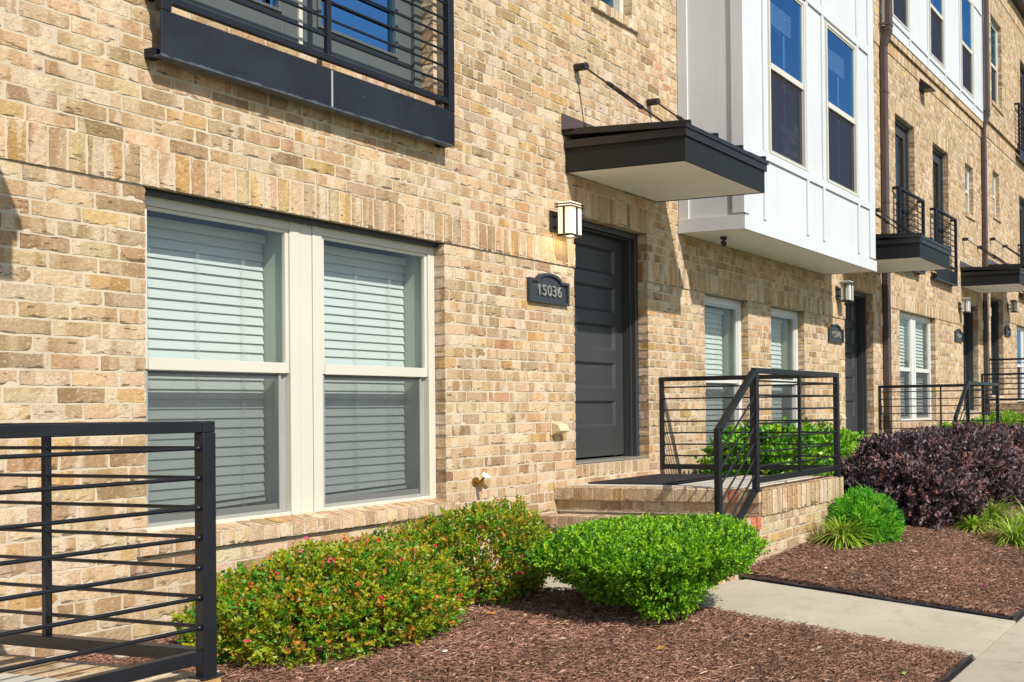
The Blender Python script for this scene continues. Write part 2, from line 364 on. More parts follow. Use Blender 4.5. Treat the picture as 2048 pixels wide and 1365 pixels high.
def lay(B, fr, u0, u1, v0, v1, bands=(), holes=(), soldiers=(), det=lambda u, v: 2, rdepth=.11, mort=True, rowoff=0):
    """bands: full-width soldier courses (va,vb,prot); holes (ua,ub,va,vb); soldiers: rects (ua,ub,va,vb,prot)"""
    if bands:
        bt = bands[0][1]
        soldiers = [(a, b, c, (bt+math.ceil((d-bt)/CH-.3)*CH if d > bt else d), p) for a, b, c, d, p in soldiers]
    segs = []; z = v1
    bs = sorted(bands); lo = v0
    for (a, b, p) in bs: segs.append((lo, a, 's')); segs.append((a, b, p)); lo = b
    segs.append((lo, v1, 's'))
    for (a, b, kind) in segs:
        if b <= v0+.01 or a >= v1-.01: continue
        if kind == 's':
            first = (a == v0); nrow = int(math.ceil((b-a)/CH-.15)); ref = b if first and len(bs) else a
            for k in range(nrow):
                if first and len(bs): zb = b-k*CH; za = zb-CH; za = max(za, v0)
                else: za = a+k*CH; zb = min(za+CH, b)
                if zb-za < .03: continue
                c = (za+zb)/2; row = int(round(zb/CH))+rowoff
                hs = [(h[0], h[1]) for h in holes if h[2] < c < h[3]]+[(h[0], h[1]) for h in soldiers if h[2] < c < h[3]]
                hh = [(h[0], h[1]) for h in holes if h[2] < c < h[3]]
                for (p, q, e, f) in free(u0, u1, hs):
                    e = any(abs(h[1]-p) < 1e-6 for h in hh); f = any(abs(h[0]-q) < 1e-6 for h in hh)
                    off = (row % 2)*BL/2+.031*math.sin(row*1.7)
                    g = math.floor((p-off)/BL)*BL+off
                    while g < q-.001:
                        a1 = max(g, p); b1 = min(g+BL, q)
                        if p < g and g-p < .045: a1 = p
                        if b1 < q and q-b1 < .045: b1 = q; g = q
                        if b1-a1 >= .045 or (a1 == p and b1 == q):
                            dd = rdepth if ((e and a1 == p) or (f and b1 == q)) else .014
                            B.brick(fr, a1, b1, za, zb, 0, dd, None, det(a1, c), ej=(not (e and a1 == p), not (f and b1 == q)))
                        elif a1 == p: g += 0
                        g += BL
        else:
            c = (a+b)/2
            hh = [(h[0], h[1]) for h in holes if h[2] < c < h[3]]
            hs = hh+[(h[0], h[1]) for h in soldiers if h[2] < c < h[3]]
            for (p, q, e, f) in free(u0, u1, hs):
                B.mortar(fr, [(p+.006, a+.004, kind-.0032), (q-.006, a+.004, kind-.0032), (q-.006, b-.004, kind-.0032), (p+.006, b-.004, kind-.0032)])
                e = any(abs(h[1]-p) < 1e-6 for h in hh); f = any(abs(h[0]-q) < 1e-6 for h in hh)
                n = max(1, int(round((q-p)/.0815))); wd = (q-p)/n
                for i in range(n):
                    ed = (e and i == 0) or (f and i == n-1)
                    B.brick(fr, p+i*wd, p+(i+1)*wd, a, b, kind, rdepth if ed else .014, None, det(p+i*wd, c), side=RED if (e and i == 0) else None, ej=(not (e and i == 0), not (f and i == n-1)))
    for (a, b, c, d, pr) in soldiers:
        n = max(1, int(round((b-a)/.0815))); wd = (b-a)/n
        under = any(abs(h[3]-c) < .02 and h[0] < (a+b)/2 < h[1] for h in holes)
        for i in range(n): B.brick(fr, a+i*wd, a+(i+1)*wd, c, d, pr, rdepth if under else .014, None, det(a, c))
    if mort:
        e = .006; hm = holes; holes = [(h[0]-e, h[1]+e, h[2]-e, h[3]+e) for h in holes]
        us = sorted({u0, u1} | {x for h in holes for x in h[:2] if u0 < x < u1}); vs = sorted({v0, v1} | {x for h in holes for x in h[2:4] if v0 < x < v1})
        rc = -.0030
        for i in range(len(us)-1):
            for j in range(len(vs)-1):
                cu = (us[i]+us[i+1])/2; cv = (vs[j]+vs[j+1])/2
                if any(h[0] < cu < h[1] and h[2] < cv < h[3] for h in holes): continue
                B.mortar(fr, [(us[i], vs[j], rc), (us[i+1], vs[j], rc), (us[i+1], vs[j+1], rc), (us[i], vs[j+1], rc)])
        for h in hm:
            a, b, c, d = h[:4]; dp = -.41
            B.mortar(fr, [(a-e, c, rc), (a-e, c, dp), (a-e, d, dp), (a-e, d, rc)][::-1])
            B.mortar(fr, [(b+e, c, rc), (b+e, c, dp), (b+e, d, dp), (b+e, d, rc)])
            B.mortar(fr, [(a, d+e, rc), (b, d+e, rc), (b, d+e, dp), (a, d+e, dp)][::-1])
            B.mortar(fr, [(a, c-e, rc), (b, c-e, rc), (b, c-e, dp), (a, c-e, dp)])

# ------------------------------------------------------------------ window / door / blind builders
def make_blind(parent, x0, x1, z0, z1, y, tiltbottom=0, raised=False, closed=1.):
    b = MB(); sp = .0565; n = int((z1-z0-.05)/sp); wd = .031
    ang = R(76*closed)
    b.box(x0, x1, y-.03, y+.03, z1-.05, z1)
    for i in range(n):
        zc = z1-.075-i*sp
        if zc < z0: break
        dz = 0
        if i == n-1 and tiltbottom: dz = tiltbottom
        dy = math.cos(ang)*wd; dh = math.sin(ang)*wd; t = .0015
        j = random.uniform(-.0012, .0012)
        pts = []
        for (yy, zz) in ((y-dy+j, zc-dh), (y+dy+j, zc+dh)): pts.append((yy, zz))
        (ya, za), (yb, zb) = pts
        b.hexa([(x0, yb, zb-t), (x1, yb, zb-t+dz), (x1, ya, za-t+dz), (x0, ya, za-t), (x0, yb, zb+t), (x1, yb, zb+t+dz), (x1, ya, za+t+dz), (x0, ya, za+t)])
    zb = z1-.075-n*sp
    b.hexa([(x0, y-.02, zb-.01), (x1, y-.02, zb-.01+tiltbottom), (x1, y+.02, zb-.01+tiltbottom), (x0, y+.02, zb-.01), (x0, y-.02, zb+.01), (x1, y-.02, zb+.01+tiltbottom), (x1, y+.02, zb+.01+tiltbottom), (x0, y+.02, zb+.01)])
    for fx in (.18, .5, .82):
        xx = x0+(x1-x0)*fx; b.rod((xx, y-.034, zb), (xx, y-.034, z1-.04), .0012, n=5)
        b.rod((xx+.012, y-.034, zb), (xx+.012, y-.034, z1-.04), .0009, n=5)
    return b.build('blind', 'blind', parent)
def make_window(house, x0, x1, z0, z1, yf, units, zm, fw=.07, ft=.1, fb=.1, mat='cream', glass='glass', blind=None, low_screen=True, label=None, sashside='screenframe', open_gap=0.03, face=None):
    """units: list of (xa,xb) glass extents"""
    f = MB(); d = yf+.075
    f.box(x0, units[0][0]-.022, yf, d, z0, z1); f.box(units[-1][1]+.022, x1, yf, d, z0, z1)
    for i in range(len(units)-1):
        a, b = units[i][1]+.022, units[i+1][0]-.022
        mid = (a+b)/2; g = .0025
        f.box(a, mid-.042, yf, d, z0, z1); f.box(mid-.042+g, mid+.042-g, yf+.004, d, z0, z1); f.box(mid+.042, b, yf, d, z0, z1)
    for a, b in units:
        f.box(a-.0215, b+.0215, yf+.003, d, z1-ft+.02, z1); f.box(a-.0215, b+.0215, yf+.003, d, z0, z0+fb*.45)
    win = f.build('window', mat, house, .003)
    if label: win['label'] = label
    for a, b in units:
        jb = MB(); jb.box(a-.060, a-.032, yf+.0755, .41, z0+.001, z1-.001); jb.box(b+.032, b+.060, yf+.0755, .41, z0+.001, z1-.001)
        if yf > 0: jb.build('jamb_liner', 'jamb', win)
        s = MB(); ya, yb = yf+.012, yf+.04
        s.box(a-.021, a, ya, yb, zm-.03, z1-ft+.019); s.box(b, b+.021, ya, yb, zm-.03, z1-ft+.019)
        s.box(a, b, ya+.001, yb, z1-ft, z1-ft+.019); s.box(a, b, ya-.006, yb, zm-.032, zm+.032)
        s.build('upper_sash', mat, win, .002)
        p = MB(); p.face([(a, yf+.028, zm+.02), (b, yf+.028, zm+.02), (b, yf+.028, z1-ft), (a, yf+.028, z1-ft)]); p.build('pane', glass, win)
        s = MB(); ya, yb = yf+.042, yf+.068; zl = z0+fb
        s.box(a-.021, a+.012, ya, yb, z0+fb*.46, zm-.034); s.box(b-.012, b+.021, ya, yb, z0+fb*.46, zm-.034)
        s.box(a+.012, b-.012, ya+.001, yb, z0+fb*.46, zl); s.box(a+.012, b-.012, ya+.001, yb, zm-.065, zm-.034)
        s.build('lower_sash', sashside, win, .002)
        p = MB(); p.face([(a+.012, yf+.055, zl), (b-.012, yf+.055, zl), (b-.012, yf+.055, zm-.065), (a+.012, yf+.055, zm-.065)]); p.build('pane', glass, win)
        if low_screen:
            s = MB(); s.cur = 0; ys = yf+.024
            s.box(a-.008, a+.006, ys, ys+.01, z0+fb*.46, zm-.033); s.box(b-.006-open_gap, b+.008-open_gap, ys, ys+.01, z0+fb*.46, zm-.033)
            s.box(a+.006, b-.006-open_gap, ys, ys+.01, z0+fb*.46, z0+fb*.46+.02)
            s.cur = 1; s.face([(a+.006, ys+.004, z0+fb*.46+.02), (b-.006-open_gap, ys+.004, z0+fb*.46+.02), (b-.006-open_gap, ys+.004, zm-.034), (a+.006, ys+.004, zm-.034)])
            s.build('insect_screen', [sashside, 'screen' if glass == 'glass' else 'darkscreen'], win)
        if blind:
            blind(win, a, b)
    return win
def brick_sill(house_or_win, x0, x1, z0, z1, yf, det=2, over=.035):
    B = Bricks(); n = int(round((x1-x0)/.0815)); wd = (x1-x0)/n
    ff = frame((0, -over, 0), X_, Z_); ft = frame((0, 0, z1-.012), X_, Y_)
    for i in range(n):
        c = bcol()*1.03
        B.brick(ff, x0+i*wd, x0+(i+1)*wd, z0, z1-.012, 0, .03, c, det)
        # sloping top surface as brick tops
        a, b = x0+i*wd+.005, x0+(i+1)*wd-.005
    s = np.array((0, yf+over, .03)); s /= np.linalg.norm(s)
    ft = frame((0, -over, z1-.02), X_, s); L_ = math.hypot(yf+over, .03)
    for i in range(n): B.brick(ft, x0+i*wd, x0+(i+1)*wd, 0, L_, .004, .02, bcol()*1.03, det)
    B.mortar(ff, [(x0, z0+.003, -.004), (x1, z0+.003, -.004), (x1, z1-.016, -.004), (x0, z1-.016, -.004)])
    B.mortar(ft, [(x0, 0, -.001), (x1, 0, -.001), (x1, L_, -.001), (x0, L_, -.001)])
    B.mortar(ff, [(x0, z0+.003, -.14), (x1, z0+.003, -.14), (x1, z0+.003, -.004), (x0, z0+.003, -.004)])
    B.mortar(ff, [(x0+.003, z0, -.14), (x0+.003, z0, -.004), (x0+.003, z1-.016, -.004), (x0+.003, z1-.016, -.14)])
    B.mortar(ff, [(x1-.003, z0, -.004), (x1-.003, z0, -.14), (x1-.003, z1-.016, -.14), (x1-.003, z1-.016, -.004)])
    return B.build('sill', house_or_win)
def make_door(house, x0, x1, z0, z1, label=None, glass=False, mat='door'):
    ys = .24; sx0, sx1 = x0+.05, x1-.05; st = z1-.055
    d = MB()
    if not glass:
        # five recessed horizontal panels
        bot = z0+.04; H = st-bot; rail = .115; brl = .27; ph = (H-brl-rail*5)/5+.0
        d.box(sx0, sx1, ys+.020, ys+.05, bot, st)
        d.box(sx0, sx0+.12, ys, ys+.0201, bot, st); d.box(sx1-.12, sx1, ys, ys+.0201, bot, st)
        z = bot; edges = [(bot, bot+brl)]; z = bot+brl
        for i in range(5):
            za, zb = z, z+ph; z = zb; edges.append((zb, zb+rail)); z += rail
            # sloped bevels into the recess + raised field
            a, b = sx0+.12, sx1-.12; e = .026
            for (q) in ([(a, ys, za), (b, ys, za), (b-e, ys+.0195, za+e), (a+e, ys+.0195, za+e)], [(a, ys, zb), (a+e, ys+.0195, zb-e), (b-e, ys+.0195, zb-e), (b, ys, zb)],
                        [(a, ys, za), (a+e, ys+.0195, za+e), (a+e, ys+.0195, zb-e), (a, ys, zb)], [(b, ys, za), (b, ys, zb), (b-e, ys+.0195, zb-e), (b-e, ys+.0195, za+e)]): d.face(q)
        for (za, zb) in edges: d.box(sx0+.12, sx1-.12, ys, ys+.020, za, min(zb, st))
    else:
        bot = z0+.04
        for q in ((sx0, sx0+.11, bot, st), (sx1-.11, sx1, bot, st), (sx0+.11, sx1-.11, bot, bot+.25), (sx0+.11, sx1-.11, st-.13, st)): d.box(q[0], q[1], ys, ys+.045, q[2], q[3])
    door = d.build('door', mat, house)
    if label: door['label'] = label
    if glass:
        p = MB(); p.face([(sx0+.11, ys+.02, bot+.25), (sx1-.11, ys+.02, bot+.25), (sx1-.11, ys+.02, st-.13), (sx0+.11, ys+.02, st-.13)]); p.build('pane', 'blueglass', door)
    h = MB(); h.rod((sx0+.06, ys, z0+1.0), (sx0+.06, ys-.06, z0+1.0), .026, n=14); h.rod((sx0+.06, ys-.05, z0+1.0), (sx0+.15, ys-.05, z0+1.0), .010, n=10)
    h.build('handle', 'digit', door)
    h = MB(); h.rod((sx0+.06, ys, z0+1.16), (sx0+.06, ys-.02, z0+1.16), .028, n=14); h.build('deadbolt', 'digit', door)
    f = MB()
    f.box(x0, x0+.045, .105, .30, z0+.02, z1); f.box(x1-.045, x1, .105, .30, z0+.02, z1); f.box(x0+.045, x1-.045, .105, .30, z1-.05, z1)
    f.box(x0+.0451, x0+.06, .15, .235, z0+.02, z1-.05); f.box(x1-.06, x1-.0451, .15, .235, z0+.02, z1-.05); f.box(x0+.06, x1-.06, .15, .235, z1-.065, z1-.05)
    f.build('door_frame', mat, door, .003)
    t = MB(); t.box(x0, x1, .06, .30, z0, z0+.02); t.build('threshold', 'digit' if not glass else 'screenframe', door)
    return door
def house_shell(h, x0, x1, z1, ztop=10.9):
    s = MB(); y0 = .42
    s.box(x0, x0+.08, y0, 9, -.1, z1); s.box(x1-.08, x1, y0, 9, -.1, z1); s.box(x0+.08, x1-.08, 8.9, 9, -.1, z1)
    s.build('side_walls', 'dark', h)
    s = MB(); s.box(x0, x1, .03, 9, z1+.001, z1+.12); s.build('roof', 'flash', h)
    s = MB()
    for z in (.8, 3.3, 6.5): s.box(x0+.081, x1-.081, y0, 8.899, z, z+.12)
    s.box(x0+.081, x1-.081, 3.2, 3.3, .92, 3.3)
    s.build('interior_floors', 'dark', h)

# ------------------------------------------------------------------ ground
def smooth(a, b, x): t = np.clip((x-a)/(b-a), 0, 1); return t*t*(3-2*t)
def gz(x, y):
    x = np.asarray(x, float); y = np.asarray(y, float)
    base = .07+.25*np.clip((y+3.95)/2.3, 0, 1)
    far = .32*smooth(13.0, 15.5, x)*np.clip((y+3.95)/2.3, 0, 1)+.06*smooth(6.2, 7.5, x)*np.clip((y+3.95)/2.2, 0, 1)
    return base+far
def path_z(y): return .052+.195*np.clip((np.asarray(y, float)+3.98)/2.0, 0, 1)
g = MB(); g.face([(-400, -400, -.12), (400, -400, -.12), (400, 400, -.12), (-400, 400, -.12)])
tag(g.build('ground', 'lawn'), kind='structure')
g = MB(); g.box(-60, 90, -14, -7.2, -.115, -.09); tag(g.build('road', 'asphalt'), kind='structure')
g = MB(); g.box(-60, 90, -7.2, -7.02, -.1, .035); tag(g.build('kerb', 'concrete', None, .02), kind='structure')
g = MB(); xj = 5.28-1.5*12
while xj < 60:
    g.box(xj+.004, xj+1.496, -5.55, -3.985, -.05, .045); xj += 1.5
tag(g.build('sidewalk', 'concrete', None, .006), kind='structure')
g = MB(); g.box(-60, 90, -7.02, -5.56, -.1, .02); tag(g.build('verge', 'lawn'), kind='structure')
g = MB()
for x0p, dzp in ((5.32-5.5, -.2), (5.32, 0), (5.32+5.5, .02), (5.32+11, .3)):
    ys = [-3.978, -1.95, 0.0]
    for a, b in zip(ys[:-1], ys[1:]):
        x1p = x0p+.93
        za, zb = float(path_z(a)), float(path_z(b))
        if dzp: za += dzp*(a+3.98)/3.98; zb += dzp*(b+3.98)/3.98
        if a > -2: x1p = x0p+.90
        g.hexa([(x0p, a, -.1), (x1p, a, -.1), (x1p, b, -.1), (x0p, b, -.1), (x0p, a, za), (x1p, a, za), (x1p, b, zb), (x0p, b, zb)])
tag(g.build('path', 'concrete'), kind='structure')
g = MB(); g.box(-60, 60, -5.56, -3.96, -.1, .03); tag(g.build('joint_filler', 'soil'), kind='structure')
# mulch bed surface
xs = np.concatenate([np.arange(-3, 16, .09), np.arange(16, 30, .5)]); ysv = np.arange(-3.97, .02, .09)
def bed(name, xa, xb):
    xx = np.arange(xa, xb+.001, .07 if xb < 14 else .25); xx[-1] = xb
    gx, gy = np.meshgrid(xx, np.append(ysv, .02)); z = gz(gx, gy)+RNG.normal(0, .006, gx.shape)
    z = z-.03*np.exp(-((gx-xa)/.05)**2)-.03*np.exp(-((gx-xb)/.05)**2)
    V = np.stack([gx.ravel(), gy.ravel(), z.ravel()], -1); ny, nx = gx.shape
    idx = np.arange(nx*ny).reshape(ny, nx); F = np.stack([idx[:-1, :-1], idx[:-1, 1:], idx[1:, 1:], idx[1:, :-1]], -1).reshape(-1, 4)
    return tag(np_mesh(name, V, F, np.full((len(V), 3), .1), 'soil', None, True), kind='structure')
bed('planting_bed', -3.2, 5.30); bed('planting_bed', 6.27, 10.8); bed('planting_bed', 11.77, 16.3); bed('planting_bed', 17.27, 30)
# bark chips
def chips(n, regions, name):
    P = []
    for (xa, xb, ya, yb, k, sc_) in regions:
        x = RNG.uniform(xa, xb, k); y = RNG.uniform(ya, yb, k)
        P.append(np.stack([x, y, gz(x, y)+RNG.uniform(.0, .018, k), np.full(k, sc_)], -1))
    P = np.concatenate(P); k = len(P)
    L_ = RNG.gamma(3.2, .0085, k)*P[:, 3]+.006; W = RNG.uniform(.0022, .0065, k)*P[:, 3]; 
    a = RNG.uniform(0, 2*np.pi, k); t = RNG.normal(0, .28, k); r = RNG.normal(0, .5, k)
    d = np.stack([np.cos(a)*np.cos(t), np.sin(a)*np.cos(t), np.sin(t)], -1); e = np.stack([-np.sin(a), np.cos(a), r], -1); e /= np.linalg.norm(e, axis=1)[:, None]
    nn = np.cross(d, e); th = (W*.5)[:, None]
    c = P[:, :3]; dl = d*(L_/2)[:, None]; ew = e*W[:, None]/1.0
    V = np.stack([c-dl-ew*.6, c-dl+ew*.5, c+dl+ew*.35, c+dl-ew*.4, c-dl*.2+nn*th*1.2+ew*0, c+dl*.3+nn*th*1.2], 1)
    # roof-like chip: two long quads
    F = np.array([[0, 3, 5, 4], [1, 4, 5, 2]])[None]+(np.arange(k)*6)[:, None, None]
    pal = np.array([(.20, .115, .08), (.26, .155, .11), (.13, .072, .05), (.34, .225, .17), (.09, .05, .038), (.46, .34, .26)])
    ci = RNG.choice(len(pal), k, p=[.28, .26, .19, .16, .08, .03]); px_ = P[:, 0]; py_ = P[:, 1]; pat = 1+.16*np.sin(px_*2.3+np.sin(py_*3.1)*1.5)*np.sin(py_*2.9+px_)+.10*np.sin(px_*7.1+py_*5.3)*np.sin(py_*8.2-px_*3)
    col = pal[ci]*pat[:, None]*np.array((1.20, 1.02, .92))*RNG.uniform(.8, 1.2, k)[:, None]
    return np_mesh(name, V.reshape(-1, 3), F.reshape(-1, 4), np.repeat(col, 6, 0), 'mulch')
o = chips(0, [(2.5, 5.26, -3.94, -.02, 105000, 1.05), (6.29, 9.6, -3.95, -1.3, 65000, 1.05), (9.6, 14, -3.9, -1.3, 22000, 1.5), (2.5, 5.27, -3.94, -.02, 1500, 1.9), (6.29, 9.6, -3.95, -1.9, 1500, 2.0)], 'bark_mulch')
tag(o, 'reddish brown shredded bark mulch covering the planting beds', 'mulch', kind='stuff')

# ------------------------------------------------------------------ house A (the one with door 15036)
detA = lambda u, v: 2 if v < 5.6 and u > 2.6 else 0
hA = tag(empty('brick_townhouse', (5.6, 0, 0)), 'nearest tan brick townhouse with wide double window and door 15036', 'townhouse', 'row of brick townhouses')
hA.location = (0, 0, 0)
DZ = {'O': -.325, 'A': 0, 'B': 0, 'C': .325, 'D': .65}
def front(h, u0, u1, band, holes, soldiers, det, bands2=(), ztop=10.8):
    B = Bricks(); lay(B, frame((0, 0, 0), X_, Z_), u0, u1, .05, ztop, [(band, band+.205, .013)]+list(bands2), holes, soldiers, det)
    return B.build('wall', h)
def lintel(a, b, z, pr=0.0): return (a-.1, b+.1, z, z+.205, pr)
doorA = (6.84, 7.856, 1.03, 3.155)
frA = (3.62, 5.40, 3.715, 6.05)
topA = (7.11, 7.66, 5.115, 6.9)
front(hA, 2.88, 8.368, 2.70, [(3.551, 5.481, .80, 2.70), doorA, frA, topA],
      [lintel(*doorA[:2], 3.155), lintel(frA[0], frA[1], 6.05), lintel(topA[0], topA[1], 6.9), (6.84, 7.856, .911, 1.03, 0)], detA)
house_shell(hA, 2.88, 8.368, 10.8)
def blindA(win, a, b):
    make_blind(win, a-.028, b+.026, .93, 2.60, .325, tiltbottom=(.018 if a > 4.5 else .03), closed=1)
wA = make_window(hA, 3.551, 5.481, .855, 2.70, .09, [(3.625, 4.385), (4.64, 5.405)], 1.775, blind=blindA, label='cream double window with closed white blinds')
brick_sill(wA, 3.50, 5.53, .765, .868, .10, 2)
cp = MB(); cp.box(3.553, 5.479, .05, .0899, 2.672, 2.699); cp.build('head_flashing', 'flash', wA)
make_door(hA, *doorA)
# french doors behind the balcony
def french(h, hole, leaf, mat='greyframe', glass='blueglass', sill=True):
    a, b, c, d = hole; y = .10
    f = MB()
    f.box(a, a+.06, y, y+.12, c, d); f.box(b-.06, b, y, y+.12, c, d); f.box(a+.06, b-.06, y, y+.12, d-.07, d); f.box(a+.06, b-.06, y-.05, y+.12, c, c+.05)
    win = f.build('french_door', mat, h, .003)
    n = leaf; wd = (b-a-.12)/n
    for i in range(n):
        x0 = a+.06+i*wd+.003; x1 = x0+wd-.006; ll = MB(); y0 = y+.03; st = .115
        z0, z1 = c+.055, d-.075
        ll.box(x0, x0+st, y0, y0+.045, z0, z1); ll.box(x1-st, x1, y0, y0+.045, z0, z1); ll.box(x0+st, x1-st, y0, y0+.045, z0, z0+.18); ll.box(x0+st, x1-st, y0, y0+.045, z1-.14, z1)
        m1 = .022
        for q in ((x0+st, x0+st+m1, z0+.18, z1-.14), (x1-st-m1, x1-st, z0+.18, z1-.14), (x0+st+m1, x1-st-m1, z0+.18, z0+.18+m1), (x0+st+m1, x1-st-m1, z1-.14-m1, z1-.14)):
            ll.box(q[0], q[1], y0-.012, y0+.03, q[2], q[3])
        lf = ll.build('door_leaf', mat, win, .003)
        p = MB(); p.face([(x0+st+m1, y0+.015, z0+.18+m1), (x1-st-m1, y0+.015, z0+.18+m1), (x1-st-m1, y0+.015, z1-.14-m1), (x0+st+m1, y0+.015, z1-.14-m1)]); p.build('pane', glass, win)
    if n == 2:
        ag = MB(); xm = (a+b)/2; ag.box(xm-.012, xm+.012, y+.018, y+.034, c+.055, d-.075); ag.build('astragal', 'cream', win)
    return win
french(hA, frA, 2)['label'] = 'grey french doors with blue reflecting glass'
w2 = make_window(hA, topA[0], topA[1], topA[2]+.0, topA[3], .09, [(topA[0]+.07, topA[1]-.075)], 6.0, glass='blueglass', low_screen=False, label='cream upper window with brick sill')
brick_sill(w2, topA[0]-.03, topA[1]+.07, topA[2]-.10, topA[2]+.01, .10, 2)
# neighbour beyond the left frame edge (its porch and canopy reach the picture)
hO = tag(empty('brick_townhouse'), 'tan brick townhouse past the left photo edge whose porch railing shows', 'townhouse', 'row of brick townhouses')
front(hO, -2.62, 2.88, 2.375, [(-1.9, -.05, .48, 2.375), (1.34, 2.356, .705, 2.83)], [lintel(1.34, 2.356, 2.83)], lambda u, v: 0)
house_shell(hO, -2.62, 2.88, 10.8); make_door(hO, 1.34, 2.356, .705, 2.83)
make_window(hO, -1.9, -.05, .53, 2.375, .09, [(-1.83, -1.1), (-.85, -.12)], 1.45)

# ------------------------------------------------------------------ house B with white bay
hB = tag(empty('brick_townhouse'), 'tan brick townhouse under the big white box bay with door 15040', 'townhouse', 'row of brick townhouses')
detB = lambda u, v: (2 if u < 11.3 else 1) if v < 3.6 else 0
doorB = (12.34, 13.356, 1.03, 3.155)
wb1 = (8.83, 9.716, .82, 2.70); wb2 = (10.245, 11.106, .82, 2.70)
front(hB, 8.368, 13.87, 2.70, [wb1, wb2, doorB], [lintel(*doorB[:2], 3.155), (12.34, 13.356, .911, 1.03, 0)], detB, [(7.0, 7.205, .013)])
house_shell(hB, 8.368, 13.87, 10.8)
def blindB(win, a, b): make_blind(win, a-.02, b-.02, 1.05, 2.6, .28, closed=.97)
for q, lb in ((wb1, 'white sash window nearer the porch rail'), (wb2, 'white sash window farther from the porch rail')):
    ww = make_window(hB, q[0], q[1], q[2]+.05, q[3], .09, [(q[0]+.07, q[1]-.085)], 1.80, mat='whitevinyl', blind=blindB, label=lb)
    brick_sill(ww, q[0]-.04, q[1]+.04, q[2]-.06, q[2]+.06, .10, 1)
make_door(hB, *doorB)
# bay
bx0, bx1, by, bz0, bz1 = 8.373, 11.70, -.746, 3.245, 10.4
W1 = (8.91, 9.73, 4.12, 6.0); W2 = (10.28, 11.14, 4.12, 6.0)
b = MB(); yp = by+.022; xp = bx0+.022
# front panel in pieces round the windows
zs = [bz0+.13, 4.12, 6.0, bz1]; wins = [W1, W2]
b.box(xp+.001, bx1-.022, yp, yp+.03, bz0+.13, 4.12); b.box(xp+.001, bx1-.022, yp, yp+.03, 6.0, bz1)
for a_, c_ in ((xp+.001, W1[0]), (W1[1], W2[0]), (W2[1], bx1-.022)): b.box(a_, c_, yp, yp+.03, 4.12, 6.0)
b.box(xp, xp+.03, yp, -.004, bz0+.13, bz1); b.box(bx1-.052, bx1-.022, yp+.001, -.004, bz0+.13, bz1)
bay = b.build('bay', 'white', hB); bay['label'] = 'white board and batten box bay'
t = MB()
t.box(bx0, bx0+.11, by, yp-.0005, bz0+.165, bz1); t.box(bx1-.17, bx1, by, yp-.0005, bz0+.165, bz1)     # corner boards
t.box(bx0, xp-.0005, yp, by+.135, bz0+.165, bz1); t.box(bx0, xp-.0005, -.115, -.004, bz0+.135, bz1)
def vb(x, z0, z1, wd=.055): t.box(x, x+wd, by+.0015, yp-.0005, z0, z1)
for x in (8.785, 9.755, 10.165, 11.165):
    vb(x, bz0+.165, 4.03); vb(x, 6.14, bz1)
for x in (8.845-.06, 9.755, 10.165, 11.165): vb(x, 4.12, 6.03)
t.box(bx0+.1105, bx1-.1705, by, yp-.0005, 4.03, 4.115); t.box(bx0+.1105, bx1-.1705, by, yp-.0005, 6.035, 6.135)
t.box(xp+.4, xp+.4, by, by, 1, 1)
t.build('batten', 'white', bay, .002)
s = MB(); s.box(bx0-.012, bx1+.006, by-.012, by+.012, bz0, bz0+.14); s.box(bx0-.012, bx0+.012, by+.012, -.004, bz0, bz0+.14); s.box(bx1-.018, bx1+.006, by+.012, -.004, bz0, bz0+.14)
s.build('skirt_board', 'white', bay, .002)
s = MB(); s.box(bx0+.0125, bx1-.0185, by+.0125, -.0042, bz0+.006, bz0+.02); s.build('soffit', 'soffit', bay)
s = MB(); s.box(bx0+.06, bx1-.06, -.06, -.05, 3.9, 3.91); s.box(bx0+.05, bx1-.06, .0, .05, 3.4, 9); s.build('inner_wall', 'dark', bay)
s = MB(); s.box(bx0-.03, bx1+.03, by-.03, -.004, bz1, bz1+.08); s.build('bay_roof', 'flash', bay)
def bay_blind(win, a, b):
    m = MB(); z1 = 5.86
    for i in range(7): m.box(a+.01, b-.01, by+.14, by+.20, z1-.27+i*.035, z1-.25+i*.035)
    m.rod((a+.10, by+.13, z1-.25), (a+.12, by+.13, z1-1.15), .006, n=6); m.box(b-.16, b-.13, by+.16, by+.17, 4.2, z1)
    m.build('blind', 'blind', win)
for q, lb in ((W1, 'bay window nearer the front door canopy'), (W2, 'bay window farther from the front door canopy')):
    make_window(hB, q[0], q[1], q[2], q[3], by-.004, [(q[0]+.045, q[1]-.05)], 5.04, ft=.055, fb=.06, mat='cream', glass='blueglass', label=lb, open_gap=0.0, blind=bay_blind)
# ------------------------------------------------------------------ house C
hC = tag(empty('brick_townhouse'), 'tan brick townhouse between the two brown downspouts with white upper storey', 'townhouse', 'row of brick townhouses')
doorC = (17.84, 18.856, 1.355, 3.48)
wc = (14.45, 16.19, 1.17, 3.025); fc1 = (14.36, 15.24, 3.93, 6.16); fc2 = (16.17, 17.05, 3.93, 6.16); sc1 = (18.11, 18.65, 5.28, 6.25)
ww3 = [(14.14, 14.87), (15.93, 16.70), (17.77, 18.52)]
detC = lambda u, v: 1 if v < 7 else 0
front(hC, 13.87, 19.37, 3.025, [wc, fc1, fc2, sc1, doorC], [lintel(*doorC[:2], 3.48), lintel(*fc1[:2], 6.16), lintel(*fc2[:2], 6.16), lintel(*sc1[:2], 6.25)], detC, [(7.02, 7.225, .013), (7.225, 7.335, .055)], ztop=7.345)
house_shell(hC, 13.87, 19.37, 10.8)
def blindC(win, a, b): make_blind(win, a-.02, b+.02, 1.35, 2.95, .22, closed=.8)
ww = make_window(hC, wc[0], wc[1], wc[2]+.05, wc[3], .09, [(wc[0]+.07, 15.19), (15.45, wc[1]-.08)], 2.09, mat='whitevinyl', blind=blindC, label='white double window with half open blinds')
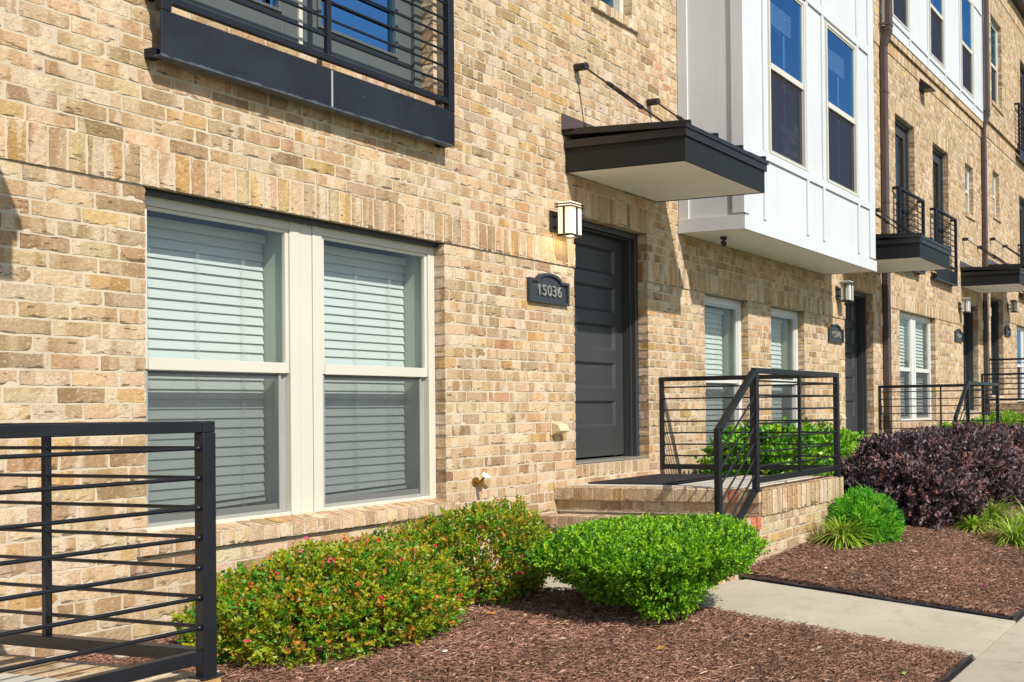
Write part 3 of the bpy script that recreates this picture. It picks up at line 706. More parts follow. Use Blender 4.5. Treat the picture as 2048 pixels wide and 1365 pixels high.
brick_sill(ww, wc[0]-.04, wc[1]+.04, wc[2]-.06, wc[2]+.06, .10, 1)
make_door(hC, *doorC, glass=True, label='dark glazed door')
french(hC, fc1, 1, mat='door', glass='glass')['label'] = 'dark balcony door nearest the downspout'; french(hC, fc2, 1, mat='door', glass='glass')['label'] = 'dark balcony door in the middle of its wall'
for h_, q in ((hC, sc1),):
    ww = make_window(h_, q[0], q[1], q[2], q[3], .09, [(q[0]+.07, q[1]-.075)], (q[2]+q[3])/2, glass='blueglass', low_screen=False, label='small cream window')
    brick_sill(ww, q[0]-.03, q[1]+.05, q[2]-.09, q[2]+.01, .10, 0)
# white upper storey
p = MB(); y0 = -.045; zz0, zz1 = 7.345, 10.8; wz0, wz1 = 7.64, 9.55
xs_ = [13.95]+[v for w_ in ww3 for v in w_]+[19.33]
p.box(13.95, 19.33, y0, .3, zz0, wz0); p.box(13.95, 19.33, y0, .3, wz1, zz1)
for a_, c_ in ((13.95, ww3[0][0]), (ww3[0][1], ww3[1][0]), (ww3[1][1], ww3[2][0]), (ww3[2][1], 19.33)): p.box(a_, c_, y0, .3, wz0, wz1)
up_ = p.build('upper_storey', 'white', hC); up_['label'] = 'white panelled upper storey'
p = MB(); y1 = y0-.022
p.box(13.95, 14.06, y1, y0-.0005, zz0, zz1); p.box(19.22, 19.33, y1, y0-.0005, zz0, zz1)
p.box(14.0605, 19.2195, y1, y0-.0005, 7.545, 7.625); p.box(14.0605, 19.2195, y1, y0-.0005, 9.56, 9.65); p.box(14.0605, 19.2195, y1, y0-.0005, zz0, zz0+.06)
for x in (14.92, 15.82, 16.76, 17.66, 18.6):
    p.box(x, x+.05, y1, y0-.0005, zz0+.0605, 7.5445); p.box(x, x+.05, y1, y0-.0005, 7.6255, 9.5595); p.box(x, x+.05, y1, y0-.0005, 9.6505, zz1)
p.build('batten', 'white', up_)
for (a_, c_), lb in zip(ww3, ('upper window beside the downspout', 'middle upper window', 'far upper window')):
    make_window(hC, a_, c_, wz0, wz1, y0-.03, [(a_+.045, c_-.05)], 8.52, ft=.055, fb=.06, mat='cream', glass='blueglass', label=lb, open_gap=0.0)
# ------------------------------------------------------------------ house D
hD = tag(empty('brick_townhouse'), 'farthest tan brick townhouse past the second brown downspout, brick to the roof', 'townhouse', 'row of brick townhouses')
doorD = (19.82, 20.836, 1.68, 3.805)
wd_ = (22.05, 23.9, 1.5, 3.35); sd = (20.12, 20.66, 5.60, 6.57); td = (20.13, 21.0, 8.08, 9.96); fd = (22.47, 23.4, 4.25, 6.50); fd3 = (22.72, 23.6, 7.5, 9.85)
detD = lambda u, v: 0
front(hD, 19.37, 24.9, 3.35, [doorD, wd_, sd, td, fd, fd3], [lintel(*doorD[:2], 3.805), lintel(*sd[:2], 6.57), lintel(*td[:2], 9.96), lintel(*fd[:2], 6.5), lintel(*fd3[:2], 9.85)], detD,
      [(7.16, 7.36, .013), (7.50, 7.61, .055), (10.55, 10.75, .013)], ztop=11.05)
house_shell(hD, 19.37, 24.9, 11.05)
make_door(hD, *doorD, glass=True, label='dark glazed door')
ww = make_window(hD, wd_[0], wd_[1], wd_[2]+.05, wd_[3], .09, [(wd_[0]+.07, 22.85), (23.1, wd_[1]-.08)], 2.41, mat='whitevinyl', glass='blueglass', label='white double window')
for q, lb in ((sd, 'small cream window'), (td, 'tall cream top floor window')):
    ww = make_window(hD, q[0], q[1], q[2], q[3], .09, [(q[0]+.07, q[1]-.075)], (q[2]+q[3])/2-.02, glass='blueglass', low_screen=(q is td), label=lb)
    brick_sill(ww, q[0]-.03, q[1]+.06, q[2]-.09, q[2]+.01, .10, 0)
french(hD, fd, 1, mat='door', glass='glass')['label'] = 'dark balcony door on the middle floor'; french(hD, fd3, 1, mat='door', glass='glass')['label'] = 'dark balcony door on the top floor'
c_ = MB(); c_.box(21.55, 24.9, -.22, .2, 11.0, 11.16); c_.build('coping', 'flash', hD)

# ------------------------------------------------------------------ roof rail
def simple_rail(name, x0, x1, y, z0, z1, n, label, cat, group=None, mat='metal', proj=None):
    o = tag(empty(name, (x0, y, z0)), label, cat, group)
    L_ = x1-x0; H = z1-z0
    m = MB(); m.box(0, L_, -.02, .02, H-.03, H); m.build('top_rail', mat, o)
    for i in range(int(L_/1.2)+1):
        m = MB(); m.box(min(i*1.2, L_-.04), min(i*1.2, L_-.04)+.04, -.02, .02, 0, H-.03); m.build('post', mat, o)
    for i in range(n):
        z = .1+(H-.18)*i/(n-1); m = MB(); m.rod((0, 0, z), (L_, 0, z), .008, n=6); m.build('bar', mat, o)
    return o
simple_rail('roof_railing', 21.7, 24.8, -.12, 11.16, 12.1, 8, 'dark horizontal bar railing along the far roof edge against the sky', 'railing')

# ------------------------------------------------------------------ juliet balconies
def make_balcony(x0, x1, z0, ztop, label, proj=.13, plate=.245, nb=9, group='small steel balconies'):
    o = tag(empty('juliet_balcony', (x0, 0, z0)), label, 'balcony', group); L_ = x1-x0; H = ztop-z0; y = -proj
    m = MB(); m.box(0, L_, y, y+.012, 0, plate); m.box(0, L_, y+.012, y+.06, 0, .01); m.build('face_plate', 'ironplate', o, .002)
    m = MB(); m.box(0, .05, y-.003, y+.047, plate+.001, H-.041); m.build('post', 'iron', o, .003)
    m = MB(); m.box(L_-.05, L_, y-.003, y+.047, plate+.001, H-.041); m.build('post', 'iron', o, .003)
    for xx in (0, L_-.045):
        for qa, qb, qc in ((y+.0475, H-.04, H), (y+.0605, 0, .05), (y+.048, plate+.07, plate+.11)):
            m = MB(); m.box(xx, xx+.045, qa, -.001, qb, qc); m.build('wall_bracket', 'iron', o)
    m = MB(); m.box(0, L_, y-.003, y+.047, H-.04, H); m.build('top_rail', 'iron', o, .003)
    m = MB(); m.box(.051, L_-.051, y, y+.04, plate+.045, plate+.085); m.build('bottom_rail', 'iron', o, .003)
    if L_ > 1.5: m = MB(); m.box(L_/2-.014, L_/2+.014, y+.006, y+.034, plate+.085, H-.041); m.build('baluster', 'iron', o)
    for i in range(nb):
        z = plate+.085+(H-plate-.13)*(i+1)/(nb+1); m = MB(); m.rod((.05, y+.02, z), (L_-.05, y+.02, z), .009, n=8); m.build('bar', 'iron', o)
    if L_ > 1.5:
        m = MB(); m.box(L_*.505-.006, L_*.505+.006, y-.0035, y-.0004, .01, plate-.01); m.build('weld_seam', 'screenframe', o)
    return o
make_balcony(3.55, 5.455, 3.372, 4.98, 'large black steel balcony over the nearest double window', nb=10)
make_balcony(14.20, 15.36, 3.70, 4.95, 'small dark balcony on the upper door beside the near downspout', nb=8)
make_balcony(15.96, 17.14, 3.70, 4.95, 'small dark balcony at the middle upper door, right of another small one', nb=8)
make_balcony(22.10, 23.65, 7.28, 8.60, 'dark balcony on the farthest top floor at the right photo edge', nb=8)
make_balcony(22.25, 23.6, 4.02, 5.28, 'dark balcony on the farthest middle floor at the right photo edge', nb=8)

# ------------------------------------------------------------------ canopies
def make_canopy(ox, dz, label, D_=1.165):
    o = tag(empty('door_canopy', (ox, 0, 3.49+dz)), label, 'canopy', 'flat canopies over the front doors')
    W_ = 1.285; H = .235
    m = MB()
    m.box(0, W_, -D_, -D_+.02, 0, H); m.box(0, .02, -D_+.02, -.004, 0, H); m.box(W_-.02, W_, -D_+.02, -.004, 0, H)
    m.build('fascia', 'fascia', o, .002)
    m = MB(); nb = 9; wd = (D_-.03)/nb
    for i in range(nb): m.box(.0205, W_-.0205, -D_+.0205+i*wd+.0025, -D_+.0205+(i+1)*wd, .004, .016)
    m.box(.0205, W_-.0205, -D_+.0205, -.005, .0162, .02)
    m.build('soffit', 'soffit', o)
    m = MB()
    ov = .028; zt = H
    m.box(-.016, W_+.016, -D_-.016, -D_+.001, zt-.035, zt+.03); m.box(-.016, .001, -D_+.001, -.003, zt-.035, zt+.03); m.box(W_-.001, W_+.016, -D_+.001, -.003, zt-.035, zt+.03)
    m.hexa([(-ov, -D_-ov, zt+.03), (W_+ov, -D_-ov, zt+.03), (W_+ov, -.003, zt+.075), (-ov, -.003, zt+.075), (-ov, -D_-ov, zt+.066), (W_+ov, -D_-ov, zt+.066), (W_+ov, -.003, zt+.11), (-ov, -.003, zt+.11)])
    for i in range(4):
        xx = .02+i*(W_-.065)/3.; m.hexa([(xx, -D_-ov-.004, zt+.066), (xx+.02, -D_-ov-.004, zt+.066), (xx+.02, -.003, zt+.11), (xx, -.003, zt+.11), (xx, -D_-ov-.004, zt+.098), (xx+.02, -D_-ov-.004, zt+.098), (xx+.02, -.003, zt+.142), (xx, -.003, zt+.142)])
    m.build('roof', 'flash', o)
    m = MB(); m.box(-.04, W_+.04, -.006, -.001, zt+.08, zt+.255); m.box(-.045, W_+.04, -.12, -.006, zt+.112, zt+.12); m.build('wall_flashing', 'bronze', o)
    for xx in (.14, W_-.13):
        m = MB(); top = (xx, -.09, .925); bot = (xx-.0, -D_+.24, zt+.10)
        m.rod(top, bot, .0085, n=8)
        a = Vector(top).lerp(Vector(bot), .30); c_ = Vector(top).lerp(Vector(bot), .66)
        m.rod(a-Vector((0, 0, .012)), c_-Vector((0, 0, .022)), .006, n=6); m.rod(a+Vector((0, 0, .02)), c_+Vector((0, 0, .012)), .006, n=6)
        for q in (a, c_):
            dd = (Vector(bot)-Vector(top)).normalized()*.028; m.rod(q-dd, q+dd, .018, n=8)
        m.box(xx-.02, xx+.02, bot[1]-.03, bot[1]+.03, zt+.085, zt+.13)
        m.build('support_rod', 'flash', o, smooth=False)
        m = MB(); m.rod((xx, -.001, .93), (xx, -.115, .93), .032, n=14); m.rod((xx-.04, -.09, .93), (xx+.035, -.09, .925), .014, n=8); m.build('wall_bracket', 'flash', o)
    return o
make_canopy(6.74, 0, 'nearest dark grey canopy with white plank underside over door 15036')
make_canopy(1.28, -.14, 'dark canopy past the left photo edge, only its shadow shows on the wall', 1.33)
make_canopy(12.24, 0, 'dark grey canopy half behind the white bay, in front of the near downspout')
make_canopy(17.74, .28, 'dark grey canopy at the right photo edge with pale underside')
make_canopy(19.72, .60, 'farthest dark canopy, mostly hidden behind the one before it')

# ------------------------------------------------------------------ porches
def make_porch(ox, dz, label, det, mirror=1, mat=False):
    """ox = X of the house-side far rail line, local x runs negative toward the steps"""
    o = tag(empty('brick_porch', (ox, 0, dz)), label, 'porch', 'raised brick porches with steps'); s = mirror
    B = Bricks()
    def fx(a, b): return sorted((s*a, s*b))
    # landing and two treads : (x from, x to, top z)
    lv = [(-1.44, .06, .86), (-1.74, -1.44, .665), (-2.04, -1.74, .47)]
    gzb = .05-dz
    ffr = frame((0, -1.88, 0), X_, Z_)
    for i, (xa, xb, zt) in enumerate(lv):
        a, b = fx(xa, xb)
        # front face
        nrow = int((zt-.105-gzb)/CH)+1
        for k in range(nrow):
            zb = zt-.105-k*CH; za = zb-CH; off = ((k+i) % 2)*BL/2+.04
            gx = math.floor((a-off)/BL)*BL+off
            while gx < b:
                a1, b1 = max(gx, a), min(gx+BL, b)
                if b1-a1 > .04: B.brick(ffr, a1, b1, za, zb, 0, .014, None, det)
                gx += BL
        B.mortar(ffr, [(a, gzb, -.0045), (b, gzb, -.0045), (b, zt-.008, -.0045), (a, zt-.008, -.0045)])
        # cap course: soldiers on front, rowlocks along the nosing
        n = int(round((b-a)/.0815)) or 1; wdd = (b-a)/n; frc = frame((0, -1.895, 0), X_, Z_)
        for q in range(n): B.brick(frc, a+q*wdd, a+(q+1)*wdd, zt-.205 if i == 0 else zt-.105, zt, 0, .10, None if i == 0 or RNG.random() < .4 else RED*1.3, det)
        # riser face towards the steps
        U = -Y_ if s == 1 else Y_
        fr = frame((s*(xa+.0), 0, 0), U, Z_)
        ua, ub = (0, 1.88) if s == 1 else (-1.88, 0)
        zlow = lv[i+1][2] if i < 2 else .22
        for k in range(int((zt-.1-zlow)/CH+.7)):
            zb = zt-.1-k*CH; za = max(zb-CH, zlow); off = (k % 2)*BL/2
            gx = ua-off
            while gx < ub:
                a1, b1 = max(gx, ua), min(gx+BL, ub)
                if b1-a1 > .04 and zb-za > .03: B.brick(fr, a1, b1, za, zb, 0, .014, bcol()*.93, det)
                gx += BL
        B.mortar(fr, [(ua, zlow, -.0045), (ub, zlow, -.0045), (ub, zt-.01, -.0045), (ua, zt-.01, -.0045)])
        frn = frame((s*(xa-.028), 0, 0), U, Z_); n = 20; wn = (1.895)/n
        frt = frame((0, 0, zt-.0), X_, Y_)
        for q in range(n):
            uu = ua+q*wn if s == 1 else ub-(q+1)*wn
            near_corner = (q >= n-2)
            c = RED*1.25 if near_corner and i > 0 else (RED*1.1 if q == n-3 and i == 0 else bcol()*.95)
            B.brick(frn, uu, uu+wn, zt-.098, zt, 0, .03, c, det)
            xa2, xb2 = fx(xa-.028, xa+.165)
            B.brick(frt, xa2, xb2, -(q+1)*wn, -q*wn, .0, .02, c, det)
        xa2, xb2 = fx(xa-.024, xa+.17)
        B.mortar(frt, [(xa2, -1.892, -.003), (xb2, -1.892, -.003), (xb2, 0, -.003), (xa2, 0, -.003)])
        B.mortar(frn, [(ua, zt-.094, -.004), (ub, zt-.094, -.004), (ub, zt-.006, -.004), (ua, zt-.006, -.004)])
        B.mortar(frn, [(ua, zt-.094, -.06), (ub, zt-.094, -.06), (ub, zt-.094, -.004), (ua, zt-.094, -.004)])
    # edge course on top of the front wall, far side wall
    frt = frame((0, 0, .862), X_, Y_); n = 16
    for q in range(n):
        a = -1.27+q*(1.33/n); a, b = fx(a, a+1.33/n); B.brick(frt, a, b, -1.893, -1.70, 0, .02, None, det)
    a, b = fx(-1.27, .06); B.mortar(frt, [(a, -1.89, -.003), (b, -1.89, -.003), (b, -1.70, -.003), (a, -1.70, -.003)])
    a, b = fx(-.15, .06)
    for q in range(20): B.brick(frt, a, b, -1.695+q*.0847, -1.695+(q+1)*.0847, 0, .02, None, det)
    B.mortar(frt, [(a, -1.70, -.003), (b, -1.70, -.003), (b, -.002, -.003), (a, -.002, -.003)])
    U = Y_ if s == 1 else -Y_
    fr = frame((s*.06, 0, 0), U, Z_); ua, ub = (-1.88, 0) if s == 1 else (0, 1.88)
    lay(B, fr, ua, ub, gzb, .86, (), (), (), lambda u, v: 0)
    B.build('brick_base', o)
    m = MB(); a, b = fx(-1.274, -.153); m.box(a, b, -1.70, -.002, .78, .868); m.build('landing_slab', 'slab', o, .004)
    m = MB(); a, b = fx(-1.44, .05); m.box(a+.02, b, -1.86, -.01, -.1-dz, .78); a, b = fx(-1.74, -1.45); m.box(a+.02, b, -1.86, -.01, -.1-dz, .64); a, b = fx(-2.04, -1.75); m.box(a+.02, b, -1.86, -.01, -.1-dz, .445); m.build('core', 'mortar', o)
    return o
make_porch(8.04, 0, 'brick porch with concrete landing and red cornered steps before door 15036', 2)
make_porch(2.54, -.325, 'brick porch corner at the bottom left photo edge', 2)
make_porch(13.54, 0, 'brick porch before door 15040, hidden behind the purple shrubs', 1)
make_porch(19.04, .325, 'brick porch before the third door, far down the row', 0)
make_porch(19.54, .65, 'farthest brick porch, before the fourth door', 0, mirror=-1)

# ------------------------------------------------------------------ railings
def make_railing(ox, dz, label, mirror=1, lod=10):
    s = mirror; fl = .86
    o = tag(empty('porch_railing', (ox, -1.862, fl+dz)), label, 'railing', 'black horizontal bar railings on the porches')
    yo = 1.862  # local y: wall at +1.86
    T = .94; P = .044
    def bx(m, xa, xb, *r):
        a, b = sorted((s*xa, s*xb)); m.box(a, b, *r)
    m = MB(); bx(m, -P/2, P/2, -P/2, yo-.005, T-.042, T); m.build('top_rail', 'metal', o, .003)
    m = MB(); bx(m, -1.46-P/2, -P/2-.0005, -P/2, P/2, T-.042, T); m.build('top_rail', 'metal', o, .003)
    for x, y in ((0, 0), (-1.46, 0)):
        m = MB(); bx(m, x-P/2-.001, x+P/2+.001, y-P/2-.001, y+P/2+.001, -.01, T-.0425 if x == 0 else T-.0425)
        if True: bx(m, x-.04, x+.04, y-.04, y+.04, .0, .008)
        m.build('post', 'metal', o, .003)
    m = MB(); bx(m, -.014, .014, yo-.04, yo-.006, .05, T-.043); m.build('wall_post', 'metal', o)
    m = MB(); bx(m, -.02, .02, P/2, yo-.041, .055, .103); m.build('bottom_rail', 'metal', o, .002)
    m = MB(); bx(m, -1.46+P/2, -P/2, -.02, .02, .055, .103); m.build('bottom_rail', 'metal', o, .002)
    m = MB(); bx(m, -.011, .011, .86, .882, .103, T-.042); m.build('baluster', 'metal', o)
    m = MB(); bx(m, -.74, -.715, -.0125, .0125, .103, T-.042); m.build('baluster', 'metal', o)
    for i in range(7):
        z = .184+i*.1095
        m = MB(); m.rod((0, .02, z), (0, yo-.01, z), .0076, n=lod, cap=False); m.rod((0, .018, z), (0, .030, z), .0135, .0088, n=lod); m.build('bar', 'metal', o, smooth=True)
        m = MB(); m.rod((-s*1.44, 0, z), (-s*.02, 0, z), .0076, n=lod, cap=False); m.rod((-s*.020, 0, z), (-s*.034, 0, z), .0135, .0088, n=lod); m.rod((-s*1.44, 0, z), (-s*1.426, 0, z), .0135, .0088, n=lod); m.build('bar', 'metal', o, smooth=True)
    # stair part
    x1 = -1.46-P/2; x2 = -1.99; drop = .43
    m = MB(); m.bar((s*(x1-.002), 0, T-.035), (s*x2, 0, T-.035-drop), P, .042); m.build('stair_rail', 'metal', o, .003)
    m = MB(); m.bar((s*(x1-.002), 0, .0), (s*(x2+.02), 0, -.40), .04, .04); m.build('stair_bottom_rail', 'metal', o, .002)
    m = MB(); bx(m, x2-P/2, x2+P/2, -P/2, P/2, -.40, T-.035-drop+.015); m.build('post', 'metal', o, .003)
    for i in range(6):
        z = .12+i*.118
        m = MB(); m.rod((s*x1, 0, z), (s*x2, 0, z-.415), .0076, n=lod, cap=False); m.build('stair_bar', 'metal', o, smooth=True)
    return o
make_railing(8.035, 0, 'black porch railing with sloping stair part beside door 15036')
make_railing(2.565, -.325, 'nearest black railing corner at the lower left photo edge')
make_railing(13.535, 0, 'black porch railing behind the purple shrubs, before the second door')
make_railing(19.04, .325, 'far black porch railing beside the second downspout', lod=6)
make_railing(19.56, .65, 'farthest and highest black porch railing at the right photo edge', mirror=-1, lod=6)

# ------------------------------------------------------------------ lamps, plaques, small fittings
def make_lamp(x, z, label, lit=False):
    o = tag(empty('wall_lantern', (x, 0, z)), label, 'wall lamp', 'square wall lanterns beside the doors')
    m = MB(); m.box(-.055, .03, -.018, -.001, .03, .205); m.build('wall_plate', 'flash', o, .003)
    m = MB(); m.box(-.02, .0, -.075, -.018, .06, .08); m.build('arm', 'flash', o, .002)
    m = MB(); m.box(-.02, 0, -.075, -.018, .15, .17); m.build('arm', 'flash', o, .002)
    m = MB(); m.box(-.055, .085, -.215, -.075, -.012, .0075); m.build('base_plate', 'flash', o, .002)
    g = MB(); g.box(-.05, .08, -.21, -.08, .008, .272); gl = g.build('lamp_shade', 'litglass' if lit else 'lampglass', o, .006)
    m = MB()
    for zz in (.225, .247):
        for q in ((-.066, .096, -.226, -.216), (-.066, .096, -.074, -.064), (-.066, -.056, -.216, -.074), (.086, .096, -.216, -.074)): m.box(q[0], q[1], q[2], q[3], zz, zz+.009)
    for q in ((.008, .022, -.2195, -.2105), (.008, .022, -.0795, -.0725), (-.0595, -.0505, -.152, -.138), (.0805, .0875, -.152, -.138)): m.box(q[0], q[1], q[2], q[3], .009, .2245)
    m.build('cage', 'flash', o)
    if lit:
        l = bpy.data.lights.new('lamp_bulb', 'POINT'); l.energy = 1.6; l.color = (1, .72, .38); l.shadow_soft_size = .03
        lo = bpy.data.objects.new('lamp_bulb', l); C.objects.link(lo); lo.parent = o; lo.location = (.015, -.145, -.05)
    return o
make_lamp(6.60, 2.93, 'glowing square lantern with warm light left of door 15036', True)
make_lamp(12.10, 2.93, 'unlit white glass lantern at the second door, under the bay end')
make_lamp(17.60, 3.255, 'unlit white glass lantern at the third door, past the near downspout')
make_lamp(21.25, 3.58, 'unlit lantern at the fourth door, rightmost of the lanterns')
def text_mesh(s, size, depth):
    cu = bpy.data.curves.new('t', 'FONT'); cu.body = s; cu.size = size; cu.extrude = depth; cu.align_x = 'CENTER'; cu.align_y = 'CENTER'; cu.offset = 0
    cu.bevel_depth = .0008; cu.space_character = 1.12
    to = bpy.data.objects.new('t', cu); C.objects.link(to); dg = bpy.context.evaluated_depsgraph_get(); me = bpy.data.meshes.new_from_object(to.evaluated_get(dg))
    bpy.data.objects.remove(to); return me
def make_plaque(x0, z0, txt, label, W_=.455, H_=.19):
    o = tag(empty('number_plaque', (x0, 0, z0)), label, 'house number sign', 'arched house number plaques')
    def outline(ins):
        w0, w1, h0, h1 = ins, W_-ins, ins, H_-ins
        pts = [(w0, h0), (w1, h0), (w1, h1)]
        cx_, r = W_/2, W_*.30-ins*.4; hh = .058
        pts.append((cx_+r, h1))
        for i in range(1, 12):
            a = math.pi*i/12; pts.append((cx_+r*math.cos(a), h1+hh*math.sin(a)))
        pts.append((cx_-r, h1)); pts.append((w0, h1)); return pts
    A, B_ = outline(0), outline(.022); m = MB(); n = len(A)
    m.face([(p[0], -.016, p[1]) for p in B_])
    for i in range(n):
        j = (i+1) % n
        m.face([(A[i][0], -.001, A[i][1]), (A[j][0], -.001, A[j][1]), (A[j][0], -.034, A[j][1]), (A[i][0], -.034, A[i][1])])
        m.face([(A[i][0], -.034, A[i][1]), (A[j][0], -.034, A[j][1]), (B_[j][0], -.034, B_[j][1]), (B_[i][0], -.034, B_[i][1])])
        m.face([(B_[i][0], -.034, B_[i][1]), (B_[j][0], -.034, B_[j][1]), (B_[j][0], -.016, B_[j][1]), (B_[i][0], -.016, B_[i][1])])
    m.build('plate', 'plaque', o)
    me = text_mesh(txt, .112, .005); t = link('digits', me, 'digit', o)
    t.rotation_euler = (R(90), 0, 0); t.location = (W_/2, -.024, H_*.5+.004); t.scale = (.92, 1.12, 1)
    return o
make_plaque(6.285, 2.365, '15036', 'dark arched plaque with pewter digits 15036 by the nearest door')
make_plaque(11.785, 2.365, '15040', 'dark arched plaque reading 15040 at the second door')
make_plaque(17.28, 2.69, '15044', 'dark arched plaque at the third door, below an unlit lantern')
make_plaque(20.92, 3.02, '15048', 'dark arched plaque at the fourth door, rightmost of the plaques')
# doormat
mm = MB(); mm.hexa([(6.86, -.95, .870), (7.86, -.95, .870), (7.86, -.10, .870), (6.86, -.10, .870), (6.86, -.95, .882), (7.86, -.95, .882), (7.86, -.10, .882), (6.86, -.10, .882)])
tag(mm.build('doormat', 'mat', None, .003), 'dark woven doormat lying on the landing before door 15036', 'doormat')
# dryer vents
def make_vent(x, z, label, mat='beige', flip=False, dark=False):
    o = tag(empty('wall_vent', (x, 0, z)), label, 'vent', None)
    m = MB(); m.box(-.065, .065, -.008, -.001, -.055, .055); m.build('flange', mat, o, .003)
    m = MB(); m.hexa([(-.055, -.10, -.02), (.055, -.10, -.02), (.055, -.008, -.05), (-.055, -.008, -.05), (-.055, -.07, .035), (.055, -.07, .035), (.055, -.008, .05), (-.055, -.008, .05)]); m.build('hood', mat, o, .006)
    return o
make_vent(6.60, 1.345, 'beige plastic vent hood low on the wall left of the nearest door')
make_vent(12.10, 1.345, 'beige vent hood low on the wall left of the second door')
o = tag(empty('exhaust_hood', (15.62, 0, 6.98)), 'dark triangular exhaust hood high on the brick under the white upper storey', 'vent')
m = MB(); m.hexa([(-.1, -.24, -.09), (.1, -.24, -.09), (.1, -.002, -.09), (-.1, -.002, -.09), (-.1, -.22, -.06), (.1, -.22, -.06), (.1, -.002, .12), (-.1, -.002, .12)]); m.build('hood', 'flash', o, .004)
m = MB(); m.box(-.12, .12, -.012, -.001, -.11, .14); m.build('flange', 'flash', o, .003)
# hose bib
o = tag(empty('garden_tap', (5.745, 0, .975)), 'brass garden tap with white wheel on the brick under lamp height', 'tap'); o['label'] = 'brass garden tap with white hand wheel low on the wall above the azaleas'
m = MB(); m.rod((0, -.001, 0), (0, -.012, 0), .032, n=16); m.rod((0, -.012, 0), (0, -.07, .0), .014, n=10); m.rod((0, -.055, .0), (.0, -.10, -.045), .012, .014, n=10); m.rod((0, -.05, .005), (.01, -.085, .04), .009, n=8); m.build('spout', 'brass', o)
m = MB(); m.rod((.008, -.084, .038), (.012, -.094, .05), .03, n=14); m.build('hand_wheel', 'valve', o)
# security camera under bay
o = tag(empty('security_camera', (8.72, -.30, 3.245)), 'small black security camera under the near end of the white bay', 'camera')
m = MB(); m.rod((0, 0, 0), (0, 0, -.02), .035, n=14); m.rod((0, 0, -.02), (.0, -.01, -.05), .012, n=8); m.build('mount', 'flash', o)
m = MB(); m.rod((.05, .03, -.045), (-.06, -.04, -.075), .028, n=14); m.build('body', 'flash', o)
# ------------------------------------------------------------------ downspouts
def make_pipe(x, zledge, ztop, zbot, label):
    o = tag(empty('downspout', (x, 0, zbot)), label, 'downspout', 'brown rectangular downspouts'); wx, wy = .125, .085
    yu, yl = -.185, -.10
    m = MB(); m.box(-wx/2, wx/2, yu, yu+wy, zledge-zbot+.1, ztop-zbot)
    m.hexa([(-wx/2, yl, zledge-zbot-.12), (wx/2, yl, zledge-zbot-.12), (wx/2, yl+wy, zledge-zbot-.12), (-wx/2, yl+wy, zledge-zbot-.12), (-wx/2, yu, zledge-zbot+.1), (wx/2, yu, zledge-zbot+.1), (wx/2, yu+wy, zledge-zbot+.1), (-wx/2, yu+wy, zledge-zbot+.1)])
    m.box(-wx/2, wx/2, yl, yl+wy, 0, zledge-zbot-.12); m.build('pipe', 'bronze', o, .008)
    for zz in (1.9, 4.3, 6.0, zledge-zbot+.18):
        y = yu if zz > zledge-zbot else yl
        m = MB(); m.box(-wx/2-.006, wx/2+.006, y-.005, y-.001, zz, zz+.035); m.box(-wx/2-.006, -wx/2-.001, y-.001, -.002, zz, zz+.035); m.box(wx/2+.001, wx/2+.006, y-.001, -.002, zz, zz+.035); m.build('strap', 'bronze', o)
    return o
make_pipe(13.78, 7.14, 10.8, .3, 'brown square downspout between the white bay and the third house')
make_pipe(19.28, 7.40, 11.0, .55, 'farther brown square downspout beyond the dark canopy at right')
# garden edging
def edging(pts, label, h=.010):
    m = MB()
    for a, b in zip(pts[:-1], pts[1:]): m.bar(Vector(a)+Vector((0, 0, h/2-.03)), Vector(b)+Vector((0, 0, h/2-.03)), .010, h+.04); m.rod(Vector(a)+Vector((0, 0, h)), Vector(b)+Vector((0, 0, h)), .008, n=8)
    return tag(m.build('garden_edging', 'edging'), label, 'edging', 'black strips edging the mulch beds')
def pts_y(x, y0, y1, n, dz, amp=.008): return [(x+random.uniform(-amp, amp), y0+(y1-y0)*i/n, float(path_z(y0+(y1-y0)*i/n))+dz+random.uniform(-.004, .004)) for i in range(n+1)]
edging(pts_y(6.275, -1.95, -3.93, 14, -.004), 'black plastic edging along the far side of the path')
edging(pts_y(5.30, -.1, -3.93, 20, -.032), 'low black edging along the near side of the path')
edging([(6.28+i*.5, -3.955+random.uniform(-.01, .01), .062) for i in range(24)], 'black edging between far mulch bed and the sidewalk')
edging([(5.30-i*.5, -3.955+random.uniform(-.012, .012), .052) for i in range(14)], 'black edging between near mulch bed and the sidewalk')

# ------------------------------------------------------------------ plants
def leaves(centers, dirs, L_, W_, cols, fold=.35, jit=0.):
    """kite-shaped folded leaves: 4 verts + fold -> two tris as quads share midrib"""
    k = len(centers); d = dirs/np.linalg.norm(dirs, axis=1)[:, None]
    rnd = RNG.normal(0, 1, (k, 3)); e = np.cross(d, rnd); e /= np.linalg.norm(e, axis=1)[:, None]; n = np.cross(d, e)
    L_ = L_[:, None]; W_ = W_[:, None]
    a = centers; t = centers+d*L_; mid = centers+d*L_*.55
    l = mid+e*W_+n*W_*fold; r = mid-e*W_+n*W_*fold
    tip = t-n*L_*.12
    V = np.stack([a, l, tip, r], 1).reshape(-1, 3); F = (np.array([0, 3, 2, 1])[None]+(np.arange(k)*4)[:, None])
    # split quads along the midrib by making two tris -> keep quads degenerate-free
    T = np.concatenate([np.stack([F[:, 0], F[:, 1], F[:, 2]], -1), np.stack([F[:, 0], F[:, 2], F[:, 3]], -1)])
    return V, T, np.repeat(cols, 4, 0)
def lump(p, seed, amp):
    s = np.zeros(len(p)); r = np.random.default_rng(seed)
    for k in range(7):
        f = r.normal(0, 1, 3)*(1.6+k*1.1); s += np.sin(p@f+r.uniform(0, 6))/(1+k*.55)
    return s*amp
